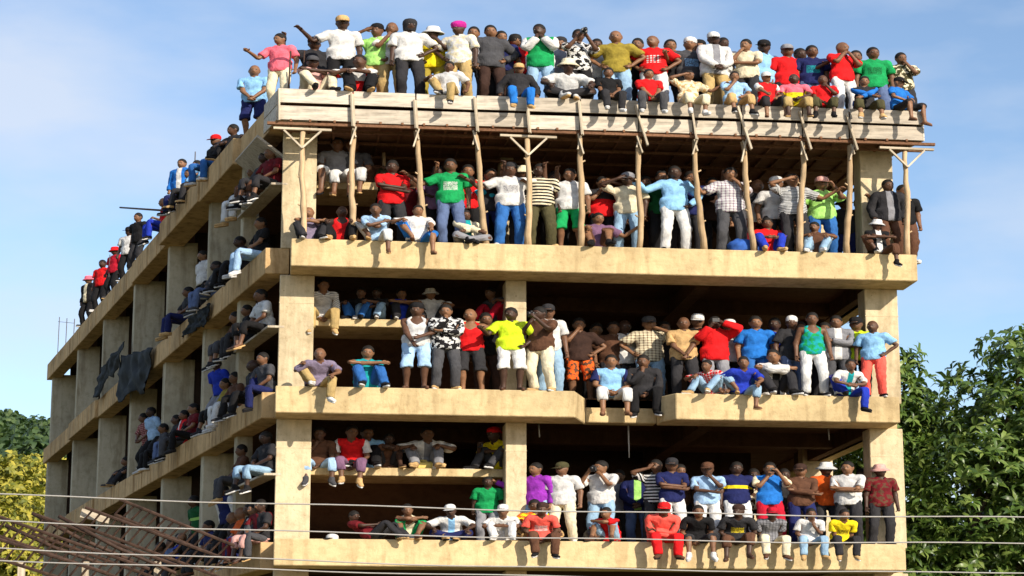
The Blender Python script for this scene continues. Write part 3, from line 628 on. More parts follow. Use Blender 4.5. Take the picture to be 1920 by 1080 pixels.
BONES = ['pelvis', 'spine', 'chest', 'neck', 'head', 'uaL', 'faL', 'haL', 'uaR', 'faR', 'haR', 'thL', 'shL', 'foL', 'thR', 'shR', 'foR']
def weights(V, garment=None):
    V = V.astype(np.float32); W = np.zeros((len(V), 17))
    S = [((0, 0, .88), (0, 0, 1.0), .12), ((0, 0, 1.06), (0, 0, 1.18), .11), ((0, 0, 1.24), (0, 0, 1.41), .12), ((0, .01, 1.465), (0, 0, 1.52), .05), ((0, .01, 1.575), (0, .01, 1.70), .085)]
    for j in (JL, JR):
        d = (j['el'] - j['sh']); S += [(j['sh'] + d * .12, j['el'], .05), (j['el'], j['wr'], .042), (j['wr'] + (j['hd'] - j['wr']) * .2, j['hd'] + (j['hd'] - j['wr']), .032)]
    for j in (JL, JR): S += [(j['hip'] + (j['kn'] - j['hip']) * .12, j['kn'], .085), (j['kn'], j['an'], .055), (j['an'] + A3(0, 0, -.03), j['toe'], .04)]
    for i, (a, b, r) in enumerate(S): d, _ = seg_d(V, a, b); W[:, i] = 1.0 / np.maximum(d / r, .05) ** 5
    d, _ = seg_d(V, (-.14, .015, 1.39), (.14, .015, 1.39)); W[:, 2] = np.maximum(W[:, 2], 1.0 / np.maximum(d / .075, .05) ** 5)
    L = V[:, 0] > 0
    for cols, m in (((5, 6, 7, 11, 12, 13), ~L), ((8, 9, 10, 14, 15, 16), L)):
        for c in cols: W[m, c] = 0
    arm = np.abs(V[:, 0]) > .24
    W[np.ix_(arm & (V[:, 2] > .75), [0, 1, 11, 14])] = 0
    low = V[:, 2] < .80; W[np.ix_(low & (np.abs(V[:, 0]) < .35), [5, 6, 7, 8, 9, 10])] = 0; W[low, 1:5] = 0
    if garment == 'top': W[:, [11, 14]] *= .06; W[:, [12, 13, 15, 16]] = 0; W[:, 4] = 0
    if garment == 'bottom': W[:, 1:11] *= .3; W[:, [13, 16]] = 0
    if garment == 'head': W[:] = 0; W[:, 4] = 1
    if garment == 'shoe': W[:] = 0; W[:, 13] = 1
    return W / W.sum(1, keepdims=True)
def hand_mesh(s, grip):
    """palm, four fingers of unequal length and a thumb leaving the side of the palm; slightly curled"""
    j = JL if s > 0 else JR; d = j['wr'] - j['el']; d /= np.linalg.norm(d)
    palm_n = np.array([-s * .714, 0, -.70]); palm_n -= d * (palm_n @ d); palm_n /= np.linalg.norm(palm_n); side = np.array([0, -1.0, 0])
    bm = bmesh.new(); w = j['wr']
    def fl(pts, rad, n=6): tube(bm, [Vector(p) for p in pts], rad, n)
    # the palm is a flattened tube
    P = [w - d * .01, w + d * .03, w + d * .065, w + d * .09]; H = [.024, .036, .042, .036]; T = [.02, .017, .016, .012]
    rings = []
    for p, a, b in zip(P, H, T): rings.append([bm.verts.new(Vector(p + side * a * math.cos(2 * PI * k / 8) + palm_n * b * math.sin(2 * PI * k / 8))) for k in range(8)])
    for a, b in zip(rings, rings[1:]):
        for k in range(8): bm.faces.new((a[k], a[(k + 1) % 8], b[(k + 1) % 8], b[k]))
    bm.faces.new(rings[0][::-1]); bm.faces.new(rings[-1])
    for i, (o, L) in enumerate(((.030, .072), (.010, .082), (-.010, .076), (-.029, .060))):
        p0 = w + d * .078 + side * o; c = (.35, .75) if not grip else (.9, 1.7)
        d1 = d * math.cos(c[0]) + palm_n * math.sin(c[0]); d2 = d * math.cos(c[1] + .06 * i) + palm_n * math.sin(c[1] + .06 * i)
        d3 = d * math.cos(c[1] * 1.5) + palm_n * math.sin(c[1] * 1.5)
        p1 = p0 + d1 * L * .45; p2 = p1 + d2 * L * .32; p3 = p2 + d3 * L * .25
        fl([p0, p1, p2, p3], [.0095, .009, .008, .0062])
    t0 = w + d * .03 + side * .028; td = d * .62 + side * .66 + palm_n * .42; td /= np.linalg.norm(td); t1 = t0 + td * .038; td2 = d * .85 + side * .25 + palm_n * .46; td2 /= np.linalg.norm(td2)
    fl([t0, t1, t1 + td2 * .028], [.013, .0105, .008])
    bmesh.ops.recalc_face_normals(bm, faces=bm.faces); bmesh.ops.triangulate(bm, faces=bm.faces)
    bm.verts.index_update(); V = np.array([v.co[:] for v in bm.verts]); F = np.array([[v.index for v in f.verts] for f in bm.faces]); bm.free()
    return V, F
def eye_mesh(s):
    bm = bmesh.new(); bmesh.ops.create_icosphere(bm, subdivisions=1, radius=.0125, matrix=Matrix.Translation((s * .031, -.077, 1.628)))
    bm.verts.index_update(); V = np.array([v.co[:] for v in bm.verts]); F = np.array([[v.index for v in f.verts] for f in bm.faces]); bm.free(); return V, F
class Rest: pass
def make_rest(fn, lo, hi, h, tris, garment):
    r = Rest(); V, Q = surf_net(fn, lo, hi, h); r.V, r.F = decimate(V, Q, tris); r.W = weights(r.V, garment); r.mi = None; return r
BODY = make_rest(skin_sdf, (-.66, -.2, -.01), (.66, .2, 1.75), .0125, 4200, None)
mi = np.zeros(len(BODY.F), np.int32)
for s in (1, -1):
    V, F = hand_mesh(s, False); BODY.F = np.concatenate([BODY.F, F + len(BODY.V)]); mi = np.concatenate([mi, np.zeros(len(F), np.int32)])
    w = np.zeros((len(V), 17)); w[:, 7 if s > 0 else 10] = 1; BODY.V = np.concatenate([BODY.V, V]); BODY.W = np.concatenate([BODY.W, w])
    V, F = eye_mesh(s); BODY.F = np.concatenate([BODY.F, F + len(BODY.V)]); mi = np.concatenate([mi, np.ones(len(F), np.int32)])
    w = np.zeros((len(V), 17)); w[:, 4] = 1; BODY.V = np.concatenate([BODY.V, V]); BODY.W = np.concatenate([BODY.W, w])
BODY.mi = mi
GARM = {k: make_rest(top_sdf(k), (-.66, -.24, .7), (.66, .24, 1.56), .0135, 1500, 'top') for k in ('tee', 'tank', 'shirt', 'long', 'jacket', 'hoodie')}
for k in ('long', 'shorts', 'crop'): GARM['b' + k] = make_rest(bottom_sdf(k), (-.36, -.22, .03), (.36, .22, 1.06), .0135, 1200, 'bottom')
GARM['shoeL'] = make_rest(shoe_sdf, (.1, -.25, -.02), (.32, .15, .2), .011, 180, 'shoe')
g = Rest(); g.V = GARM['shoeL'].V * [-1, 1, 1]; g.F = GARM['shoeL'].F[:, ::-1]; g.W = np.zeros((len(g.V), 17)); g.W[:, 16] = 1; g.mi = None; GARM['shoeR'] = g
GARM['hair'] = make_rest(hair_cut, (-.12, -.15, 1.5), (.12, .15, 1.78), .011, 260, 'head')
def lathe_hat(kind, only=None):
    bm = bmesh.new(); C = Vector((0, .014, 1.655)); n = 14
    def dome(prof, sy=1.18):
        rings = [[bm.verts.new(C + Vector((r * math.cos(2 * PI * k / n), r * sy * math.sin(2 * PI * k / n), z))) for k in range(n)] for r, z in prof]
        for a, b in zip(rings, rings[1:]):
            for k in range(n): bm.faces.new((a[k], a[(k + 1) % n], b[(k + 1) % n], b[k]))
        bm.faces.new(rings[-1]); return rings
    if kind in ('cap', 'capb') and only != 'brim': dome([(.084, -.012), (.087, .02), (.083, .055), (.062, .085), (.03, .10), (.008, .103)])
    if kind in ('cap', 'capb') and only == 'brim':
        s = -1 if kind == 'cap' else 1; up, lo = [], []
        for k in range(9):
            a = PI * (0.5 + (k / 8 - .5) * .86); x = math.cos(a)
            up.append((bm.verts.new(C + Vector((x * .083, s * .098 * abs(math.sin(a)), .0))), bm.verts.new(C + Vector((x * .092, s * (.085 + .095 * abs(math.sin(a)) ** .7), -.018)))))
        for a, b in zip(up, up[1:]): bm.faces.new((a[0], a[1], b[1], b[0]))
        g2 = bmesh.ops.extrude_face_region(bm, geom=[f for f in bm.faces if len(f.verts) == 4 and all(abs(v.co.z - C.z) < .02 and s * (v.co.y - C.y) > .03 for v in f.verts)])
        for v in [e for e in g2['geom'] if isinstance(e, bmesh.types.BMVert)]: v.co.z -= .006
    elif kind == 'hat':
        dome([(.135, -.045), (.142, -.035), (.118, -.012), (.088, .012), (.084, .055), (.07, .082), (.03, .09), (.008, .091)], 1.14)
    elif kind == 'beanie':
        dome([(.086, -.03), (.092, -.025), (.090, .0), (.086, .04), (.066, .082), (.03, .105), (.008, .11)])
    elif kind == 'wrap':
        dome([(.084, -.028), (.094, -.015), (.096, .015), (.100, .04), (.088, .075), (.05, .10), (.012, .108)])
    elif kind == 'mask':
        dome([(.072, -.135), (.080, -.10), (.086, -.03), (.090, .0), (.086, .04), (.066, .075), (.03, .092), (.008, .095)], 1.22)
    elif kind == 'braids':
        dome([(.088, -.06), (.090, -.02), (.090, .0), (.086, .04), (.066, .075), (.03, .09), (.008, .093)])
        for k in range(11):
            a = PI * (k / 10) ; x, y = math.cos(a) * .086, math.sin(a) * .10
            tube(bm, [C + Vector((x, y, -.02)), C + Vector((x * 1.2, y * 1.1, -.10)), C + Vector((x * 1.25, y * 1.0, -.20))], [.014, .013, .008], 5)
    bmesh.ops.recalc_face_normals(bm, faces=bm.faces); bmesh.ops.triangulate(bm, faces=bm.faces); bm.verts.index_update()
    r = Rest(); r.V = np.array([v.co[:] for v in bm.verts]); r.F = np.array([[v.index for v in f.verts] for f in bm.faces]); bm.free()
    r.W = np.zeros((len(r.V), 17)); r.W[:, 4] = 1; r.mi = None; return r
for k in ('cap', 'capb', 'hat', 'beanie', 'wrap', 'mask', 'braids'): GARM[k] = lathe_hat(k)
for k in ('cap', 'capb'): GARM[k + '_brim'] = lathe_hat(k, 'brim')
for q, sgn in (('L', 1), ('R', -1)):
    r = Rest(); bm = bmesh.new(); j = JL
    oc = [(j['toe'][0] + .042 * math.cos(a) * (1 if math.sin(a) > -.2 else .95) + (0.2 - j['toe'][0]) * (.5 + .5 * math.sin(a)), -.045 + .135 * math.sin(a)) for a in [2 * PI * k / 14 for k in range(14)]]
    lo = [bm.verts.new((x * sgn, y, -.006)) for x, y in oc]; hi = [bm.verts.new((x * sgn, y, .022)) for x, y in oc]; bm.faces.new(lo); bm.faces.new(hi[::-1])
    for k in range(14): bm.faces.new((lo[k], hi[k], hi[(k + 1) % 14], lo[(k + 1) % 14]))
    bmesh.ops.recalc_face_normals(bm, faces=bm.faces); bmesh.ops.triangulate(bm, faces=bm.faces); bm.verts.index_update()
    r.V = np.array([v.co[:] for v in bm.verts]); r.F = np.array([[v.index for v in f.verts] for f in bm.faces]); bm.free(); r.W = np.zeros((len(r.V), 17)); r.W[:, 13 if sgn > 0 else 16] = 1; r.mi = None; GARM['sole' + q] = r

# ------------------------------------------------------------------ posing
def rx(a): c, s = math.cos(a), math.sin(a); return np.array([[1, 0, 0], [0, c, -s], [0, s, c]])
def ry(a): c, s = math.cos(a), math.sin(a); return np.array([[c, 0, s], [0, 1, 0], [-s, 0, c]])
def rz(a): c, s = math.cos(a), math.sin(a); return np.array([[c, -s, 0], [s, c, 0], [0, 0, 1]])
def align(a, b):
    a = a / np.linalg.norm(a); b = b / np.linalg.norm(b); v = np.cross(a, b); c = a @ b
    if c < -.9999: return rx(PI)
    K = np.array([[0, -v[2], v[1]], [v[2], 0, -v[0]], [-v[1], v[0], 0]]); return np.eye(3) + K + K @ K / (1 + c)
def ik(S, T, l1, l2, pole):
    d = T - S; L = np.linalg.norm(d); L2 = min(max(L, abs(l1 - l2) + .05), (l1 + l2) * .995); u = d / max(L, 1e-6); T = S + u * L2
    x = (l1 * l1 - l2 * l2 + L2 * L2) / (2 * L2); h = math.sqrt(max(l1 * l1 - x * x, 0))
    p = np.asarray(pole, float); p = p - u * (p @ u); n = np.linalg.norm(p); p = p / n if n > 1e-5 else np.array([0, 0, 1.0])
    return S + u * x + p * h, T
ARMS = {  # wrist (x towards the arm's own side, y back, z up) from mid-shoulders, elbow direction
    'dn': ((.25, -.05, -.52), (.5, 1, 0)), 'hip': ((.20, -.07, -.40), (1, .35, .1)), 'chin': ((.05, -.20, .03), (.6, -.2, -1)), 'brow': ((.12, -.19, .20), (1, -.4, -.1)),
    'phone': ((.09, -.30, .10), (.6, 0, -1)), 'clasp': ((.035, -.25, -.44), (1, .5, 0)), 'lap': ((.07, -.30, -.36), (1, .4, -.1)), 'out': ((.58, -.16, -.02), (0, .3, -1)),
    'up': ((.46, -.10, .24), (1, .2, -.4)), 'pt': ((.42, -.34, -.14), (.3, .3, -1)), 'back': ((.36, .10, -.52), (.6, 1, 0)), 'fwd': ((.10, -.46, -.12), (1, .2, -.6)), 'behind': ((.06, .18, -.44), (1, .5, 0)),
    'fold': ((-.10, -.225, -.24), (1, -.15, -.5)), 'cross': ((-.14, -.36, -.30), (1, -.1, -.2)), 'rest': ((.10, -.38, -.33), (1, .3, -.2)), 'head': ((.03, -.02, .30), (1, .1, .35)), 'shoulder': ((.12, -.12, .10), (1, -.3, -.8))}
HEADS = 1.14
def solve(kind, arms, r, hy=0.0, hp=0.12, lean=None):
    """joint transforms for a pose; origin under the feet (standing) or on the seat's edge (sitting); faces -y"""
    st = {}
    if kind == 'st': P = A3(r.uniform(-.015, .015), r.uniform(-.01, .03), .935); pt = r.uniform(-.03, .05); sp = r.uniform(0, .08)
    elif kind == 'ln': P = A3(r.uniform(-.03, .03), .10, .90); pt = .12; sp = .20
    elif kind in ('sit', 'one'): P = A3(0, .10, .105); pt = r.uniform(-.12, .02); sp = r.uniform(.12, .26)
    elif kind == 'kn': P = A3(0, .34, .105); pt = -.12; sp = r.uniform(.26, .42)
    elif kind == 'cr': P = A3(0, .30, .105); pt = -.1; sp = r.uniform(.22, .36)
    elif kind == 'sq': P = A3(0, .10, .30); pt = .15; sp = .35
    elif kind == 'lie': P = A3(0, .3, .12); pt = -1.0; sp = .15
    if lean is not None: sp = lean
    rl = r.uniform(-.06, .06); R0 = rx(pt) @ ry(rl * .4); R1 = R0 @ rx(sp * .5) @ ry(-rl); R2 = R1 @ rx(sp * .5) @ rz(r.uniform(-.12, .12)) @ ry(rl * .5)
    tot = pt + sp; R3 = R2 @ rx(-tot * .5); R4 = rz(hy) @ rx(hp + r.uniform(-.05, .05)) @ ry(r.uniform(-.08, .08))
    T = {}
    pj = A3(0, 0, .95); T[0] = (R0, pj, P)
    def ap(i, x): R, a, b = T[i]; return R @ (x - a) + b
    T[1] = (R1, A3(0, .005, 1.04), ap(0, A3(0, .005, 1.04))); T[2] = (R2, A3(0, .005, 1.22), ap(1, A3(0, .005, 1.22)))
    T[3] = (R3, A3(0, .015, 1.44), ap(2, A3(0, .015, 1.44))); T[4] = (R4, A3(0, .005, 1.54), ap(3, A3(0, .005, 1.54)))
    mid = ap(2, A3(0, .015, 1.405)); knees = {}
    for s, j, i0 in ((1, JL, 11), (-1, JR, 14)):
        hip = ap(0, j['hip'])
        if kind in ('st', 'ln'): w = r.uniform(.10, .16); an = A3(s * w, r.uniform(-.05, .05), .085); pole = A3(s * .15, -1, 0)
        elif kind == 'sit' or (kind == 'one' and s == st.get('hang', 1)): w = r.uniform(.12, .22); an = A3(s * w, -.38 + r.uniform(-.04, .06), -.30 + r.uniform(-.03, .03)); pole = A3(s * .25, -1, 1.2)
        elif kind == 'one': an = A3(s * .10, -.10, .085); pole = A3(s * .5, -.3, 1)
        elif kind == 'kn': an = A3(s * r.uniform(.12, .2), -.10 + r.uniform(-.08, .05), .085); pole = A3(s * r.uniform(.05, .45), -.4, 1)
        elif kind == 'cr': an = A3(-s * .10, -.10 - .05 * s, .07); pole = A3(s * 1, -.35, .35)
        elif kind == 'sq': an = A3(s * .15, .05, .085); pole = A3(s * .4, -1, .5)
        elif kind == 'lie': an = A3(s * .12, -.35, .09); pole = A3(s * .2, -.2, 1)
        kn, an = ik(hip, an, np.linalg.norm(j['kn'] - j['hip']), np.linalg.norm(j['an'] - j['kn']), pole); knees[s] = kn
        Ra = align(R0 @ (j['kn'] - j['hip']), kn - hip) @ R0; Rb = align(Ra @ (j['an'] - j['kn']), an - kn) @ Ra
        if kind in ('st', 'ln', 'kn', 'cr', 'sq', 'lie') or (kind == 'one' and an[2] > 0): Rf = rz(s * r.uniform(.05, .35))
        else: Rf = rz(s * r.uniform(0, .3)) @ rx(r.uniform(.15, .5))
        T[i0] = (Ra, j['hip'], hip); T[i0 + 1] = (Rb, j['kn'], kn); T[i0 + 2] = (Rf, j['an'], an)
    codes = arms.split(':'); codes = {-1: codes[0], 1: codes[-1]}
    hands = {}
    for s, j, i0 in ((1, JL, 5), (-1, JR, 8)):
        sh = ap(2, j['sh']); c = codes[s]
        if c == 'knee': t = knees[s] + A3(-s * .02, -.10, .07); pole = A3(s * 1, .2, -.3)
        elif c == 'hug': t = (knees[1] + knees[-1]) / 2 + A3(s * .03, -.10, -.06); pole = A3(s * 1, 0, -.2)
        elif c == 'kx': t = (knees[1] + knees[-1]) / 2 + A3(-s * .16, -.03 + .03 * s, .10); pole = A3(s * 1, 0, -.1)
        elif c == 'seat': t = A3(s * .34, .10 if kind in ('sit', 'one') else .3, .10); pole = A3(s * .6, 1, 0)
        else:
            w, pole = ARMS[c]; jit = np.array([r.uniform(-.02, .02) for _ in range(3)]); k = .045 * s if c in ('fold', 'cross') else 0
            o = A3(w[0] * s, w[1] + (.03 * s if c == 'fold' else 0), w[2] + k) + jit
            t = mid + (R2 @ o if c not in ('dn',) else R1 @ o); pole = R2 @ (np.array(pole, float) * [s, 1, 1])
        el, wr = ik(sh, t, np.linalg.norm(j['el'] - j['sh']), np.linalg.norm(j['wr'] - j['el']), pole)
        Ra = align(R2 @ (j['el'] - j['sh']), el - sh) @ R2; Rb = align(Ra @ (j['wr'] - j['el']), wr - el) @ Ra; Rh = Rb
        fwd = Rb @ (j['hd'] - j['wr'])
        if c == 'chin': Rh = align(fwd, ap(4, A3(0, -.1, 1.56)) - wr) @ Rb
        elif c in ('hip',): Rh = align(fwd, A3(-s * .5, -.6, -.5)) @ Rb
        elif c in ('brow', 'head'): Rh = align(fwd, ap(4, A3(-s * .02, -.14, 1.68)) - wr) @ Rb
        elif c in ('knee', 'seat'): Rh = align(fwd, A3(0, -.8, -.5)) @ Rb
        T[i0] = (Ra, j['sh'], sh); T[i0 + 1] = (Rb, j['el'], el); T[i0 + 2] = (Rh, j['wr'], wr); hands[s] = wr + Rh @ (j['hd'] - j['wr']) * .9
    M = np.zeros((17, 3, 4))
    T[4] = (T[4][0] * HEADS, T[4][1], T[4][2])                       # heads read large in the photograph
    for i in range(17):
        R, a, b = T[i]; M[i, :, :3] = R; M[i, :, 3] = b - R @ a
    top = ap(4, A3(0, .01, 1.735))
    return M, top, hands
def posed(rest, M, scale):
    Vh = np.concatenate([rest.V, np.ones((len(rest.V), 1))], 1)
    B = np.einsum('vb,bij->vij', rest.W, M); return np.einsum('vij,vj->vi', B, Vh) * scale
def garment_obj(name, rest, M, scale, mat, parent):
    me = raw_mesh(name, posed(rest, M, scale), rest.F)
    at = me.attributes.new('rest', 'FLOAT_VECTOR', 'POINT'); at.data.foreach_set('vector', np.asarray(rest.V, np.float32).ravel())
    if rest.mi is not None: me.polygons.foreach_set('material_index', rest.mi)
    for m in (mat if isinstance(mat, (list, tuple)) else [mat]): me.materials.append(m)
    return link(name, me, None, parent)

# ------------------------------------------------------------------ skin, cloth and hats
SKINS = []
for i, c in enumerate(((.095, .045, .026), (.135, .064, .035), (.175, .084, .045), (.22, .108, .056), (.058, .029, .019))):
    t = NT(f'skin_{i}', .5, .32); n = t.noise(t.coord('rest'), 18, 3); t.color(t.ramp(n, [(.3, sc(c, .8)), (.7, sc(c, 1.2))])); SKINS.append(t.m)
M_EYE = plain('eye', (.16, .13, .11, 1), .4, .3, .1, 5)
M_HAIR = plain('black_hair', (.010, .008, .007, 1), .75, .3, .4, 60)
RGB = dict(white=(212, 210, 208), cream=(222, 210, 180), pale=(205, 205, 205), grey=(132, 132, 138), dgrey=(70, 70, 74), charcoal=(46, 45, 48), black=(26, 25, 27), red=(214, 26, 30), crimson=(176, 22, 44), maroon=(104, 22, 30),
           coral=(236, 92, 80), pink=(238, 110, 128), dustypink=(206, 158, 150), orange=(226, 96, 34), tan=(196, 160, 110), khaki=(176, 150, 100), olive=(150, 132, 52), darkolive=(74, 70, 46), brown=(92, 62, 46), darkbrown=(58, 40, 34),
           yellow=(240, 214, 30), lime=(206, 232, 40), palegreen=(168, 224, 120), green=(24, 150, 84), dgreen=(20, 84, 44), teal=(24, 150, 156), turquoise=(48, 172, 200), sky=(140, 190, 232), lightblue=(160, 192, 226), blue=(36, 112, 196), royal=(34, 56, 170),
           navy=(30, 36, 84), jeans=(46, 98, 164), palejeans=(140, 170, 196), bluegrey=(88, 104, 140), purple=(150, 52, 176), mauve=(120, 88, 116), violetgrey=(124, 112, 134), magenta=(188, 40, 140))
CN = dict(pale='light grey', dgrey='dark grey', dustypink='dusty pink', darkolive='dark olive', darkbrown='dark brown', palegreen='pale green', dgreen='dark green', lightblue='light blue', royal='royal blue', jeans='denim blue', palejeans='pale denim', bluegrey='blue-grey', violetgrey='violet-grey', sky='sky blue', blue='bright blue')
def cloth(spec):
    if spec in MATS: return MATS[spec]
    q = spec.split('.'); c = srgb(*RGB[q[0]]); t = NT('cloth_' + spec.replace('.', '_'), .88, .2); v = t.coord('rest'); x, y, z = t.xyz(v)
    n = t.noise(v, 7, 5, .6); base = c
    if len(q) > 1:
        c2 = srgb(*RGB[q[2]]); k = q[1]
        if k == 'stripe': f = t.math('GREATER_THAN', t.math('SINE', t.math('MULTIPLY', z, 95.0)), .0)
        elif k == 'fine': f = t.math('GREATER_THAN', t.math('SINE', t.math('MULTIPLY', z, 190.0)), .35)
        elif k == 'plaid':
            a = t.math('GREATER_THAN', t.math('SINE', t.math('MULTIPLY', z, 120.0)), .55); b = t.math('GREATER_THAN', t.math('SINE', t.math('MULTIPLY', x, 120.0)), .55); f = t.math('MULTIPLY', t.math('ADD', a, b), .5)
        elif k in ('print', 'grid'):
            fx = t.math('LESS_THAN', t.math('ABSOLUTE', x), .10); fz = t.math('LESS_THAN', t.math('ABSOLUTE', t.math('SUBTRACT', z, 1.20)), .085); fy = t.math('LESS_THAN', y, -.03)
            f = t.math('MULTIPLY', t.math('MULTIPLY', fx, fz), fy)
            if k == 'grid':
                gx = t.math('GREATER_THAN', t.math('SINE', t.math('MULTIPLY', x, 125.0)), -.35); gz = t.math('GREATER_THAN', t.math('SINE', t.math('MULTIPLY', z, 125.0)), -.35); f = t.math('MULTIPLY', f, t.math('MULTIPLY', gx, gz))
            else: f = t.math('MULTIPLY', f, t.math('GREATER_THAN', t.noise(t.coord('rest', (1, 1, 2.6)), 60, 3), .5))
        elif k == 'patch': f = t.math('GREATER_THAN', t.noise(v, 15, 2, .5), .52)
        elif k == 'sleeve': f = t.math('GREATER_THAN', t.math('ABSOLUTE', x), .20)
        elif k == 'lower': f = t.math('LESS_THAN', z, 1.24)
        elif k == 'band': f = t.math('LESS_THAN', t.math('ABSOLUTE', t.math('SUBTRACT', z, 1.22)), .035)
        elif k == 'open': f = t.math('MULTIPLY', t.math('LESS_THAN', t.math('ABSOLUTE', x), .055), t.math('LESS_THAN', y, 0.0))
        elif k == 'side': f = t.math('GREATER_THAN', t.math('ABSOLUTE', x), t.math('ADD', .205, t.math('MULTIPLY', t.math('SUBTRACT', .95, z), .10)))
        base = t.mix(f, c, c2)
    shade = t.ramp(n, [(.32, (.62, .62, .64, 1)), (.55, (1, 1, 1, 1)), (.8, (1.08, 1.08, 1.08, 1))])  # wrinkle shading painted into the cloth colour by noise
    t.color(t.mix(1.0, base, shade, 'MULTIPLY'))
    mpn = t.node('ShaderNodeMapping'); mpn.inputs['Scale'].default_value = (1.0, 1.0, .45); mpn.inputs['Rotation'].default_value = (.3, .5, 0); t.link(v, mpn.inputs['Vector'])
    f1 = t.noise(mpn.outputs[0], 13, 2, .5); ridge = t.math('ABSOLUTE', t.math('SUBTRACT', f1, .5))     # soft creases
    t.bump(t.math('ADD', t.math('MULTIPLY', ridge, -3.0), n), .42, .026); MATS[spec] = t.m; return t.m
TOPN = dict(tee='T-shirt', tank='tank top', shirt='shirt', long='long-sleeved top', jacket='jacket', hoodie='hoodie')
BOTN = dict(long='trousers', shorts='shorts', crop='cropped trousers')
HATN = dict(cap='cap', capb='backward cap', hat='brimmed hat', beanie='beanie', wrap='headwrap', mask='balaclava', braids='braids')
PATN = dict(stripe='striped', fine='striped', plaid='checked', print='printed', grid='block-print', patch='patterned', band='banded')
